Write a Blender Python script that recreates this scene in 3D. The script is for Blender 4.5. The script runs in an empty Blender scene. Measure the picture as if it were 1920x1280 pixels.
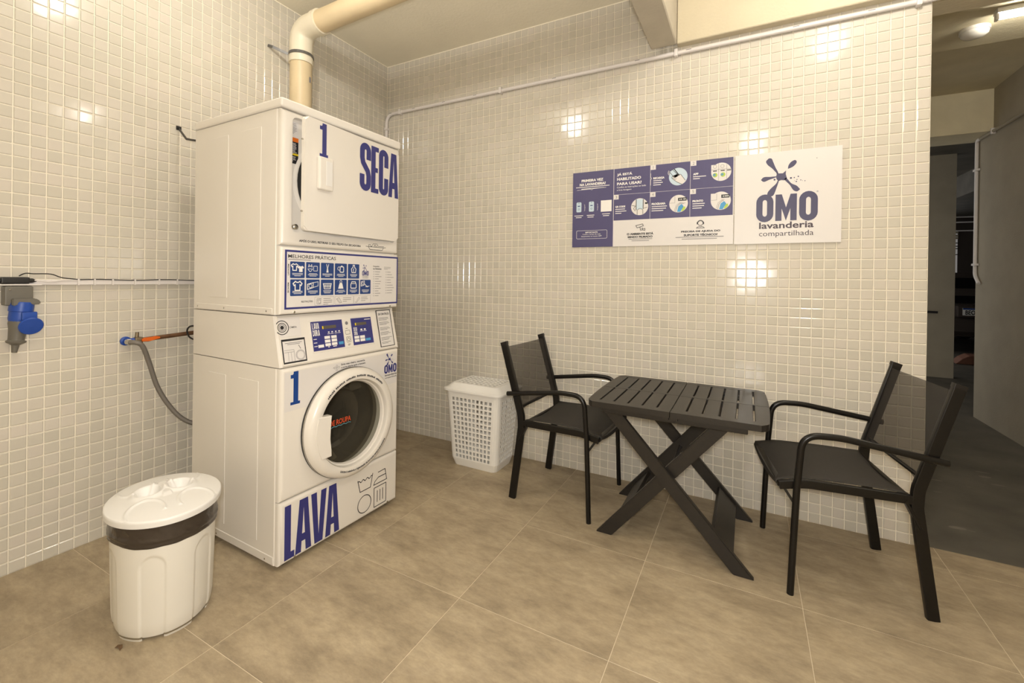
import bpy, bmesh, math, random
from mathutils import Vector, Matrix, noise
random.seed(7)
SC = bpy.context.scene
COL = SC.collection
PI = math.pi

# ------------------------------------------------------------------ camera
YAW, PITCH, ROLL = math.radians(117.936), math.radians(-0.162), math.radians(0.8)
CAM = Vector((2.640, -2.743, 1.230))
F_PX, CX, CY = 833.0, 960.0, 524.5
fwd = Vector((math.cos(YAW)*math.cos(PITCH), math.sin(YAW)*math.cos(PITCH), math.sin(PITCH)))
rgt0 = Vector((math.sin(YAW), -math.cos(YAW), 0)); up0 = rgt0.cross(fwd)
rgt = math.cos(ROLL)*rgt0 + math.sin(ROLL)*up0
upv = -math.sin(ROLL)*rgt0 + math.cos(ROLL)*up0
cd = bpy.data.cameras.new('camera'); cam = bpy.data.objects.new('camera', cd); COL.objects.link(cam)
cam.matrix_world = Matrix(((rgt.x, upv.x, -fwd.x, CAM.x), (rgt.y, upv.y, -fwd.y, CAM.y), (rgt.z, upv.z, -fwd.z, CAM.z), (0, 0, 0, 1)))
cd.sensor_fit = 'HORIZONTAL'; cd.sensor_width = 36.0; cd.lens = F_PX/1920*36
cd.shift_x = 0.0; cd.shift_y = (CY-640)/1920; cd.clip_start = 0.02; cd.clip_end = 100
SC.camera = cam

# ------------------------------------------------------------------ world, exposure, lamp strengths
wd = bpy.data.worlds.new('daylight'); SC.world = wd; wd.use_nodes = True
wd.node_tree.nodes['Background'].inputs[0].default_value = (1.0, 0.98, 0.95, 1)
wd.node_tree.nodes['Background'].inputs[1].default_value = 1.0
vs = SC.view_settings
vs.view_transform = 'Standard'; vs.look = 'None'; vs.gamma = 1.0; vs.use_curve_mapping = False
vs.exposure = -0.19
LAMP_COL = (1.0, 0.945, 0.865, 1)
BULB_W = 210.0       # emission strength of the bare bulbs
TUBE_W = 80.0         # emission strength of the corridor tube
# the photographer's flash: bare and small, beside the lens (its glint shows in the tiles at mid height)
fd = bpy.data.lights.new('camera_flash', 'POINT'); fd.energy = 118.0; fd.shadow_soft_size = 0.06; fd.color = (1.0, 0.965, 0.92)
fo = bpy.data.objects.new('camera_flash', fd); COL.objects.link(fo); fo.location = (2.66, -2.80, 1.31)

# ------------------------------------------------------------------ materials
def new_mat(name):
    m = bpy.data.materials.new(name); m.use_nodes = True
    nt = m.node_tree; b = nt.nodes['Principled BSDF']
    return m, nt, b
def simple(name, col, rough=0.5, metal=0.0, spec=None, bump=0.0, bscale=200.0, var=0.0, vscale=6.0, coat=0.0):
    m, nt, b = new_mat(name)
    b.inputs['Base Color'].default_value = (*col, 1); b.inputs['Roughness'].default_value = rough
    b.inputs['Metallic'].default_value = metal
    if spec is not None: b.inputs['Specular IOR Level'].default_value = spec
    if coat: b.inputs['Coat Weight'].default_value = coat
    if bump or var:
        tc = nt.nodes.new('ShaderNodeNewGeometry')
    if bump:
        n = nt.nodes.new('ShaderNodeTexNoise'); n.inputs['Scale'].default_value = bscale; n.inputs['Detail'].default_value = 4
        nt.links.new(tc.outputs['Position'], n.inputs['Vector'])
        bp = nt.nodes.new('ShaderNodeBump'); bp.inputs['Strength'].default_value = bump; bp.inputs['Distance'].default_value = 0.004
        nt.links.new(n.outputs['Fac'], bp.inputs['Height']); nt.links.new(bp.outputs['Normal'], b.inputs['Normal'])
    if var:
        n2 = nt.nodes.new('ShaderNodeTexNoise'); n2.inputs['Scale'].default_value = vscale; n2.inputs['Detail'].default_value = 5
        nt.links.new(tc.outputs['Position'], n2.inputs['Vector'])
        r = nt.nodes.new('ShaderNodeValToRGB')
        r.color_ramp.elements[0].position = 0.3; r.color_ramp.elements[1].position = 0.7
        r.color_ramp.elements[0].color = (*[c*(1-var) for c in col], 1); r.color_ramp.elements[1].color = (*[min(1, c*(1+var)) for c in col], 1)
        nt.links.new(n2.outputs['Fac'], r.inputs['Fac']); nt.links.new(r.outputs['Color'], b.inputs['Base Color'])
    return m
def emit(name, col, s):
    m, nt, b = new_mat(name)
    b.inputs['Base Color'].default_value = (0.8, 0.8, 0.8, 1)
    b.inputs['Emission Color'].default_value = col; b.inputs['Emission Strength'].default_value = s
    return m
def srgb(r, g, b):
    f = lambda c: (c/255/12.92 if c <= 10 else ((c/255+0.055)/1.055)**2.4)
    return (f(r), f(g), f(b))

def tile_mat():
    m, nt, b = new_mat('glazed_mosaic')
    g = nt.nodes.new('ShaderNodeNewGeometry')
    mp = nt.nodes.new('ShaderNodeVectorMath'); mp.operation = 'ADD'; mp.inputs[1].default_value = (10-0.655*0.05, 10+0.06*0.05, 10)
    sn = nt.nodes.new('ShaderNodeVectorMath'); sn.operation = 'SNAP'; sn.inputs[1].default_value = (0.05, 0.05, 0.05)
    wn = nt.nodes.new('ShaderNodeTexWhiteNoise'); wn.noise_dimensions = '3D'
    nt.links.new(g.outputs['Position'], mp.inputs[0]); nt.links.new(mp.outputs[0], sn.inputs[0]); nt.links.new(sn.outputs[0], wn.inputs['Vector'])
    r = nt.nodes.new('ShaderNodeValToRGB'); e = r.color_ramp.elements
    e[0].position = 0; e[0].color = (0.575, 0.540, 0.465, 1); e[1].position = 1; e[1].color = (0.615, 0.580, 0.505, 1)
    x = r.color_ramp.elements.new(0.5); x.color = (0.600, 0.562, 0.488, 1)
    x = r.color_ramp.elements.new(0.85); x.color = (0.622, 0.572, 0.505, 1)
    nt.links.new(wn.outputs['Value'], r.inputs['Fac']); nt.links.new(r.outputs['Color'], b.inputs['Base Color'])
    b.inputs['Roughness'].default_value = 0.11
    return m
def floor_mat():
    m, nt, b = new_mat('rustic_porcelain')
    g = nt.nodes.new('ShaderNodeNewGeometry'); oi = nt.nodes.new('ShaderNodeObjectInfo')
    cm = nt.nodes.new('ShaderNodeCombineXYZ'); mul = nt.nodes.new('ShaderNodeMath'); mul.operation = 'MULTIPLY'; mul.inputs[1].default_value = 37
    nt.links.new(oi.outputs['Random'], mul.inputs[0]); nt.links.new(mul.outputs[0], cm.inputs['Z'])
    ad = nt.nodes.new('ShaderNodeVectorMath'); nt.links.new(g.outputs['Position'], ad.inputs[0]); nt.links.new(cm.outputs[0], ad.inputs[1])
    st = nt.nodes.new('ShaderNodeMapping'); st.inputs['Scale'].default_value = (0.8, 1.6, 1); st.inputs['Rotation'].default_value = (0, 0, 0.35)
    nt.links.new(ad.outputs[0], st.inputs['Vector'])
    n1 = nt.nodes.new('ShaderNodeTexNoise'); n1.inputs['Scale'].default_value = 4.5; n1.inputs['Detail'].default_value = 8; n1.inputs['Roughness'].default_value = 0.68
    n2 = nt.nodes.new('ShaderNodeTexNoise'); n2.inputs['Scale'].default_value = 22; n2.inputs['Detail'].default_value = 9; n2.inputs['Roughness'].default_value = 0.82
    st2 = nt.nodes.new('ShaderNodeMapping'); st2.inputs['Scale'].default_value = (0.7, 1.7, 1); st2.inputs['Rotation'].default_value = (0, 0, 0.2)
    nt.links.new(ad.outputs[0], st2.inputs['Vector'])
    nt.links.new(st.outputs[0], n1.inputs['Vector']); nt.links.new(st2.outputs[0], n2.inputs['Vector'])
    r = nt.nodes.new('ShaderNodeValToRGB'); e = r.color_ramp.elements
    e[0].position = 0.30; e[0].color = (0.255, 0.200, 0.132, 1); e[1].position = 0.72; e[1].color = (0.470, 0.385, 0.262, 1)
    x = e.new(0.5); x.color = (0.375, 0.300, 0.200, 1)
    nt.links.new(n1.outputs['Fac'], r.inputs['Fac'])
    r2 = nt.nodes.new('ShaderNodeValToRGB'); e = r2.color_ramp.elements
    e[0].position = 0.30; e[0].color = (0.64, 0.64, 0.66, 1); e[1].position = 0.60; e[1].color = (1.08, 1.08, 1.06, 1)
    nt.links.new(n2.outputs['Fac'], r2.inputs['Fac'])
    mx = nt.nodes.new('ShaderNodeMix'); mx.data_type = 'RGBA'; mx.blend_type = 'MULTIPLY'; mx.inputs[0].default_value = 0.75
    nt.links.new(r.outputs['Color'], mx.inputs[6]); nt.links.new(r2.outputs['Color'], mx.inputs[7])
    nt.links.new(mx.outputs[2], b.inputs['Base Color'])
    b.inputs['Roughness'].default_value = 0.5
    bp = nt.nodes.new('ShaderNodeBump'); bp.inputs['Strength'].default_value = 0.12; bp.inputs['Distance'].default_value = 0.003
    nt.links.new(n2.outputs['Fac'], bp.inputs['Height']); nt.links.new(bp.outputs['Normal'], b.inputs['Normal'])
    return m
def mesh_fabric(name, alpha):
    m, nt, b = new_mat(name)
    b.inputs['Base Color'].default_value = (0.024, 0.020, 0.017, 1); b.inputs['Roughness'].default_value = 0.6
    tr = nt.nodes.new('ShaderNodeBsdfTransparent'); mx = nt.nodes.new('ShaderNodeMixShader'); mx.inputs[0].default_value = alpha
    out = nt.nodes['Material Output']
    nt.links.new(tr.outputs[0], mx.inputs[1]); nt.links.new(b.outputs[0], mx.inputs[2]); nt.links.new(mx.outputs[0], out.inputs['Surface'])
    return m
def tinted_glass(name):
    m, nt, b = new_mat(name)
    tr = nt.nodes.new('ShaderNodeBsdfTransparent'); tr.inputs[0].default_value = (0.72, 0.72, 0.67, 1)
    gl = nt.nodes.new('ShaderNodeBsdfGlossy'); gl.inputs['Roughness'].default_value = 0.03; gl.inputs[0].default_value = (0.9, 0.9, 0.9, 1)
    lw_ = nt.nodes.new('ShaderNodeLayerWeight'); pw = nt.nodes.new('ShaderNodeMath'); pw.operation = 'POWER'; pw.inputs[1].default_value = 4.0
    fr = nt.nodes.new('ShaderNodeMath'); fr.operation = 'MULTIPLY_ADD'; fr.inputs[1].default_value = 0.8; fr.inputs[2].default_value = 0.045
    nt.links.new(lw_.outputs['Facing'], pw.inputs[0]); nt.links.new(pw.outputs[0], fr.inputs[0])
    mx = nt.nodes.new('ShaderNodeMixShader'); out = nt.nodes['Material Output']
    nt.links.new(fr.outputs[0], mx.inputs[0]); nt.links.new(tr.outputs[0], mx.inputs[1]); nt.links.new(gl.outputs[0], mx.inputs[2])
    nt.links.new(mx.outputs[0], out.inputs['Surface']); return m

M = {}
M['tile'] = tile_mat(); M['floor'] = floor_mat()
M['grout'] = simple('wall_grout', (0.88, 0.82, 0.69), 0.8)
M['floor_grout'] = simple('floor_grout', (0.64, 0.55, 0.41), 0.85)
M['plaster'] = simple('cream_plaster', (0.64, 0.57, 0.42), 0.85, bump=0.7, bscale=70, var=0.05, vscale=3)
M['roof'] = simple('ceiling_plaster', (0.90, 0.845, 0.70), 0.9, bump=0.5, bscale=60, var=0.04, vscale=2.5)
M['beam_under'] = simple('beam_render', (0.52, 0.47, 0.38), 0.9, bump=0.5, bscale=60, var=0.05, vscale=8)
M['corridor'] = simple('grey_olive_plaster', (0.36, 0.315, 0.235), 0.85, bump=0.4, bscale=120, var=0.06, vscale=5)
M['corr_ceil'] = simple('corridor_soffit', (0.62, 0.55, 0.38), 0.9, bump=0.4, bscale=90, var=0.05)
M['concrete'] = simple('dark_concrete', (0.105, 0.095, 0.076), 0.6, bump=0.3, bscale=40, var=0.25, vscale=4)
M['enamel'] = simple('white_enamel', (0.78, 0.74, 0.68), 0.28)
M['sticker'] = simple('white_vinyl', (0.73, 0.70, 0.68), 0.4)
M['navy'] = simple('navy_print', srgb(48, 50, 118), 0.4)
M['royal'] = simple('royal_blue_print', srgb(20, 62, 135), 0.4)
M['icon_blue'] = simple('icon_blue_print', srgb(32, 62, 122), 0.4)
M['sign_blue'] = simple('violet_blue_print', srgb(76, 72, 112), 0.45)
M['logo_blue'] = simple('slate_navy_print', srgb(66, 64, 96), 0.4)
M['black'] = simple('black_print', (0.012, 0.012, 0.016), 0.45)
M['greyprint'] = simple('grey_print', (0.20, 0.19, 0.20), 0.5)
M['whiteprint'] = simple('white_print', (0.85, 0.83, 0.80), 0.4)
M['paleblue'] = simple('pale_blue_print', srgb(196, 214, 226), 0.4)
M['skyblue'] = simple('sky_blue_print', srgb(70, 150, 200), 0.4)
M['green'] = simple('lime_print', srgb(176, 200, 74), 0.4)
M['orange'] = simple('orange_print', srgb(222, 112, 30), 0.4)
M['yellow'] = simple('yellow_print', srgb(222, 196, 40), 0.4)
M['red'] = simple('red_orange_print', srgb(196, 76, 44), 0.4)
M['teal'] = simple('teal_print', srgb(100, 150, 165), 0.4)
M['gasket'] = simple('dark_rubber', (0.02, 0.02, 0.02), 0.5)
M['dark'] = simple('painted_drum_shade', (0.03, 0.028, 0.026), 0.6)  # dark colour standing for the shade inside the dryer drum
M['steel'] = simple('stainless_drum', (0.30, 0.26, 0.21), 0.35, 0.35)
M['chrome'] = simple('chrome_screw', (0.55, 0.53, 0.48), 0.25, 1.0)
M['glass'] = tinted_glass('washer_glass')
M['lcd'] = simple('lcd_screen', srgb(88, 82, 72), 0.2)
M['pvc_beige'] = simple('beige_drain_pvc', (0.66, 0.54, 0.35), 0.45, var=0.06, vscale=8)
M['pvc_ivory'] = simple('ivory_pvc', (0.78, 0.72, 0.58), 0.4)
M['pvc_white'] = simple('white_pvc', (0.74, 0.70, 0.68), 0.4)
M['steel_strap'] = simple('grey_strap', (0.16, 0.16, 0.16), 0.4, 0.6)
M['bin'] = simple('white_bin_plastic', (0.74, 0.71, 0.64), 0.42)
M['binlid'] = simple('white_lid_plastic', (0.78, 0.765, 0.74), 0.35)
M['liner'] = simple('dark_bin_liner', (0.045, 0.034, 0.026), 0.22, bump=1.0, bscale=22)
M['basket'] = simple('white_basket_plastic', (0.86, 0.84, 0.80), 0.4)
M['frame'] = simple('dark_brown_frame', (0.006, 0.005, 0.0042), 0.30, spec=0.35)
M['cap'] = simple('dark_cap', (0.012, 0.010, 0.009), 0.4, spec=0.35)
M['seat'] = simple('dark_sling', (0.026, 0.022, 0.018), 0.7, bump=0.3, bscale=600)
M['mesh'] = mesh_fabric('dark_mesh_sling', 0.74)
M['table'] = simple('dark_table_plastic', (0.019, 0.016, 0.0135), 0.36, spec=0.4, bump=0.15, bscale=180)
M['grey_plastic'] = simple('grey_plug_plastic', (0.135, 0.125, 0.105), 0.45)
M['blue_plastic'] = simple('blue_plug_plastic', srgb(28, 70, 158), 0.4)
M['copper'] = simple('brown_copper', (0.20, 0.105, 0.055), 0.45, 0.5, var=0.2, vscale=20)
M['brass'] = simple('dull_brass', (0.24, 0.19, 0.12), 0.4, 0.8)
M['orange_plastic'] = simple('orange_lever', srgb(224, 104, 24), 0.45)
M['hose'] = simple('braided_grey_hose', (0.23, 0.21, 0.19), 0.4, 0.4, bump=0.6, bscale=400)
M['blk'] = simple('black_plastic', (0.012, 0.011, 0.011), 0.45)
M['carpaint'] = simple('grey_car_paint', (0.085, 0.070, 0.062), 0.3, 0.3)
M['carglass'] = simple('black_car_glass', (0.006, 0.006, 0.007), 0.15)
M['tyre'] = simple('tyre_rubber', (0.012, 0.012, 0.012), 0.8)
M['tail'] = simple('red_tail_light', (0.25, 0.02, 0.015), 0.25)
M['terracotta'] = simple('reddish_brown', (0.20, 0.085, 0.05), 0.6)
M['bulb'] = emit('bulb_glow', LAMP_COL, BULB_W)
M['tube'] = emit('tube_glow', (1.0, 0.95, 0.84, 1), TUBE_W)
M['lampshade'] = simple('opal_lamp', (0.80, 0.76, 0.68), 0.35)
M['leaf'] = simple('dry_leaf', (0.13, 0.075, 0.035), 0.7)

# ------------------------------------------------------------------ mesh helpers
def link(name, me, mat, parent=None, smooth=False, auto=None):
    o = bpy.data.objects.new(name, me); COL.objects.link(o)
    if mat is not None:
        if isinstance(mat, str): mat = M[mat]
        me.materials.clear(); me.materials.append(mat)
    if parent is not None: o.parent = parent
    if smooth:
        for p in me.polygons: p.use_smooth = True
        if auto is not None: me.set_sharp_from_angle(angle=math.radians(auto))
    return o
def fin(bm, name, mat, parent=None, smooth=False, auto=35, recalc=True):
    if recalc: bmesh.ops.recalc_face_normals(bm, faces=bm.faces)
    me = bpy.data.meshes.new(name); bm.to_mesh(me); bm.free()
    o = link(name, me, mat, parent, smooth, auto if smooth else None)
    if smooth: w = o.modifiers.new('weighted', 'WEIGHTED_NORMAL'); w.keep_sharp = True
    return o
def tag(o, label=None, cat=None, group=None, kind=None):
    if label: o['label'] = label
    if cat: o['category'] = cat
    if group: o['group'] = group
    if kind: o['kind'] = kind
    return o
def thing(name, label, cat, loc=(0, 0, 0), rz=0.0, group=None):
    o = bpy.data.objects.new(name, None); COL.objects.link(o); o.empty_display_size = 0.1
    o.location = loc; o.rotation_euler = (0, 0, rz)
    return tag(o, label, cat, group)
def add_box(bm, x0, x1, y0, y1, z0, z1, bev=0.0, seg=2):
    r = bmesh.ops.create_cube(bm, size=1.0)
    vs_ = r['verts']
    for v in vs_: v.co = Vector(((x0+x1)/2+v.co.x*(x1-x0), (y0+y1)/2+v.co.y*(y1-y0), (z0+z1)/2+v.co.z*(z1-z0)))
    if bev:
        es = list({e for v in vs_ for e in v.link_edges})
        bmesh.ops.bevel(bm, geom=es, offset=bev, segments=seg, affect='EDGES', profile=0.5)
def box(name, mat, parent, x0, x1, y0, y1, z0, z1, bev=0.0, seg=2):
    bm = bmesh.new(); add_box(bm, x0, x1, y0, y1, z0, z1, bev, seg)
    return fin(bm, name, mat, parent, smooth=bev > 0, auto=40)
def frames(pts, upref=None):
    n = len(pts); out = []
    t0 = (pts[1]-pts[0]).normalized()
    ref = upref or (Vector((0, 0, 1)) if abs(t0.z) < 0.9 else Vector((1, 0, 0)))
    nrm = (ref - t0*ref.dot(t0)).normalized()
    for i in range(n):
        if i == 0: t = pts[1]-pts[0]
        elif i == n-1: t = pts[-1]-pts[-2]
        else: t = (pts[i+1]-pts[i]).normalized()+(pts[i]-pts[i-1]).normalized()
        t.normalize()
        nrm = (nrm - t*nrm.dot(t))
        nrm.normalize(); out.append((t, nrm, t.cross(nrm)))
    return out
def add_sweep(bm, pts, prof, upref=None, caps=True, scale=None):
    pts = [Vector(p) for p in pts]; fr = frames(pts, upref); rings = []
    for i, p in enumerate(pts):
        t, a, b = fr[i]; s = scale[i] if scale else 1.0
        k = 1.0
        if 0 < i < len(pts)-1:
            c = (pts[i]-pts[i-1]).normalized().dot((pts[i+1]-pts[i]).normalized()); k = 1/max(0.6, math.sqrt(max(0.01, (1+c)/2)))
        rings.append([bm.verts.new(p+a*(q[0]*s*(k if False else 1))+b*(q[1]*s)) for q in prof])
    m = len(prof)
    for i in range(len(rings)-1):
        for j in range(m): bm.faces.new((rings[i][j], rings[i][(j+1) % m], rings[i+1][(j+1) % m], rings[i+1][j]))
    if caps: bm.faces.new(rings[0][::-1]); bm.faces.new(rings[-1])
def circ(r, n=12, ry=None): return [(r*math.cos(2*PI*i/n), (ry or r)*math.sin(2*PI*i/n)) for i in range(n)]
def rrect(w, h, r=0.004, n=2):
    out = []
    for cx_, cy_, a0 in ((w/2-r, h/2-r, 0), (-w/2+r, h/2-r, PI/2), (-w/2+r, -h/2+r, PI), (w/2-r, -h/2+r, 1.5*PI)):
        for i in range(n+1): a = a0+PI/2*i/n; out.append((cx_+r*math.cos(a), cy_+r*math.sin(a)))
    return out
def sweep(name, mat, parent, pts, prof, upref=None, smooth=True, auto=40):
    bm = bmesh.new(); add_sweep(bm, pts, prof, upref); return fin(bm, name, mat, parent, smooth, auto)
def smooth_path(pts, n=8):
    P = [Vector(p) for p in pts]; out = []
    for i in range(len(P)-1):
        p0 = P[max(i-1, 0)]; p1 = P[i]; p2 = P[i+1]; p3 = P[min(i+2, len(P)-1)]
        for k in range(n):
            t = k/n
            out.append(0.5*((2*p1)+(-p0+p2)*t+(2*p0-5*p1+4*p2-p3)*t*t+(-p0+3*p1-3*p2+p3)*t**3))
    out.append(P[-1]); return out
def fillet_path(pts, r, n=6):
    P = [Vector(p) for p in pts]; out = [P[0]]
    rr = r if isinstance(r, (list, tuple)) else [r]*len(P)
    for i in range(1, len(P)-1):
        a = (P[i-1]-P[i]).normalized(); b = (P[i+1]-P[i]).normalized()
        ang = a.angle(b); d = min(rr[i]/math.tan(ang/2), (P[i-1]-P[i]).length*0.49, (P[i+1]-P[i]).length*0.49)
        p0 = P[i]+a*d; p2 = P[i]+b*d
        for k in range(n+1):
            t = k/n; out.append(p0*(1-t)**2+P[i]*2*t*(1-t)+p2*t*t)
    out.append(P[-1]); return out
def add_lathe(bm, prof, n=48, M4=None, caps=(False, False)):
    """prof: list of (radius, axial); axis = local x ; M4 maps to place"""
    rings = []
    for r, a in prof:
        ring = []
        for i in range(n):
            t = 2*PI*i/n; p = Vector((a, r*math.cos(t), r*math.sin(t)))
            ring.append(bm.verts.new(M4 @ p if M4 else p))
        rings.append(ring)
    for i in range(len(rings)-1):
        for j in range(n): bm.faces.new((rings[i][j], rings[i][(j+1) % n], rings[i+1][(j+1) % n], rings[i+1][j]))
    if caps[0]: bm.faces.new(rings[0][::-1])
    if caps[1]: bm.faces.new(rings[-1])
def lathe(name, mat, parent, prof, n=48, M4=None, caps=(False, False), auto=35):
    bm = bmesh.new(); add_lathe(bm, prof, n, M4, caps); return fin(bm, name, mat, parent, True, auto)
AX_Z = Matrix(((0, 1, 0, 0), (0, 0, 1, 0), (1, 0, 0, 0), (0, 0, 0, 1)))     # lathe axis x -> z
AX_Y = Matrix(((0, 0, 1, 0), (1, 0, 0, 0), (0, 1, 0, 0), (0, 0, 0, 1)))
def T(x, y, z): return Matrix.Translation((x, y, z))
def add_prism(bm, poly, fn0, fn1):
    a = [bm.verts.new(fn0(p)) for p in poly]; b = [bm.verts.new(fn1(p)) for p in poly]; n = len(poly)
    bm.faces.new(a[::-1]); bm.faces.new(b)
    for i in range(n): bm.faces.new((a[i], a[(i+1) % n], b[(i+1) % n], b[i]))

# ---- flat print: everything in (u, v) of a surface, placed by a 4x4 matrix (u, v, n -> local)
class Print:
    def __init__(self): self.v = []; self.f = []
    def poly(self, pts):
        i = len(self.v); self.v += [(p[0], p[1]) for p in pts]; self.f.append(list(range(i, i+len(pts)))); return self
    def rect(self, u0, v0, u1, v1): return self.poly([(u0, v0), (u1, v0), (u1, v1), (u0, v1)])
    def rrect(self, u0, v0, u1, v1, r, n=4):
        p = rrect(abs(u1-u0), abs(v1-v0), r, n); cu, cv = (u0+u1)/2, (v0+v1)/2
        return self.poly([(cu+a, cv+b) for a, b in p])
    def disc(self, u, v, r, n=24, ry=None): return self.poly([(u+a, v+b) for a, b in circ(r, n, ry)])
    def line(self, pts, w, closed=False):
        P = [Vector((p[0], p[1])) for p in pts]
        if closed: P = P+[P[0], P[1]]
        n = len(P); L = []; R = []
        for i in range(n):
            if i == 0: d = P[1]-P[0]
            elif i == n-1: d = P[-1]-P[-2]
            else: d = (P[i+1]-P[i]).normalized()+(P[i]-P[i-1]).normalized()
            if d.length < 1e-9: d = P[min(i+1, n-1)]-P[max(i-1, 0)]
            d.normalize(); k = 1.0
            if 0 < i < n-1:
                c = (P[i]-P[i-1]).normalized().dot((P[i+1]-P[i]).normalized()); k = 1/max(0.5, math.sqrt(max(0.02, (1+c)/2)))
            nn = Vector((-d.y, d.x))*w/2*k
            L.append(P[i]+nn); R.append(P[i]-nn)
        if closed: L[0], R[0] = L[-2], R[-2]; L = L[:-1]; R = R[:-1]; n -= 1; L[-1], R[-1] = L[0], R[0]
        for i in range(n-1): self.poly([R[i], R[i+1], L[i+1], L[i]])
        return self
    def ring(self, u, v, r, w, n=32, a0=0.0, a1=2*PI):
        full = abs(a1-a0-2*PI) < 1e-6
        k = n if full else n+1
        pts = [(u+r*math.cos(a0+(a1-a0)*i/n), v+r*math.sin(a0+(a1-a0)*i/n)) for i in range(k)]
        return self.line(pts, w, closed=full)
    def rframe(self, u0, v0, u1, v1, r, w):
        p = rrect(abs(u1-u0), abs(v1-v0), r, 4); cu, cv = (u0+u1)/2, (v0+v1)/2
        return self.line([(cu+a, cv+b) for a, b in p], w, closed=True)
    def bars(self, u, v, w, h, n, pitch, seed=0, align='l'):
        rr = random.Random(seed)
        for i in range(n):
            ww = w*(0.75+0.25*rr.random()) if i < n-1 else w*(0.45+0.3*rr.random())
            uu = u if align == 'l' else u+(w-ww)/2
            self.rect(uu, v-i*pitch-h, uu+ww, v-i*pitch)
        return self
    def text(self, s, u0, v0, u1, v1, bold=0.0, fn=None, fit='box', rot=0):
        vv, ff, b = text_geo(s, bold); i = len(self.v)
        sx = (u1-u0)/max(1e-6, b[2]-b[0]); sy = (v1-v0)/max(1e-6, b[3]-b[1])
        for x, y in vv:
            if rot == 90:
                X = u1-(y-b[1])*(u1-u0)/(b[3]-b[1]); Y = v0+(x-b[0])*(v1-v0)/(b[2]-b[0])
            else: X = u0+(x-b[0])*sx; Y = v0+(y-b[1])*sy
            self.v.append(fn(X, Y) if fn else (X, Y))
        self.f += [[k+i for k in f] for f in ff]; return self
    def put(self, name, mat, parent, mtx, off=0.0006, single=False):
        if not self.f: return None
        me = bpy.data.meshes.new(name)
        lift = [0.0]*len(self.v)
        if single:                                   # stacked strokes of one glyph sit a hair above each other
            for i, f in enumerate(self.f):
                for k in f: lift[k] = 3e-5*min(i, 12)
        vs_ = [mtx @ Vector((u, v, off+lift[i])) for i, (u, v) in enumerate(self.v)]
        nz = (mtx.to_3x3() @ Vector((0, 0, 1)))
        fs = []
        for f in self.f:
            a = 0.0
            for k in range(len(f)):
                p, q = self.v[f[k]], self.v[f[(k+1) % len(f)]]; a += p[0]*q[1]-q[0]*p[1]
            fs.append(f if a > 0 else f[::-1])
        me.from_pydata(vs_, [], fs); me.update()
        o = link(name, me, mat, parent)
        if len(self.f) > 1 and not single: o['kind'] = 'stuff'
        return o
_TG = {}
def text_geo(s, bold):
    k = (s, bold)
    if k in _TG: return _TG[k]
    c = bpy.data.curves.new('t', 'FONT'); c.body = s; c.size = 1.0; c.resolution_u = 3; c.offset = bold; c.fill_mode = 'FRONT'
    o = bpy.data.objects.new('t', c); COL.objects.link(o)
    dg = bpy.context.evaluated_depsgraph_get(); dg.update()
    me = bpy.data.meshes.new_from_object(o.evaluated_get(dg))
    vv = [(v.co.x, v.co.y) for v in me.vertices]; ff = [list(p.vertices) for p in me.polygons]
    bpy.data.objects.remove(o); bpy.data.curves.remove(c); bpy.data.meshes.remove(me)
    b = (min(x for x, y in vv), min(y for x, y in vv), max(x for x, y in vv), max(y for x, y in vv))
    _TG[k] = (vv, ff, b); return _TG[k]
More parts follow.
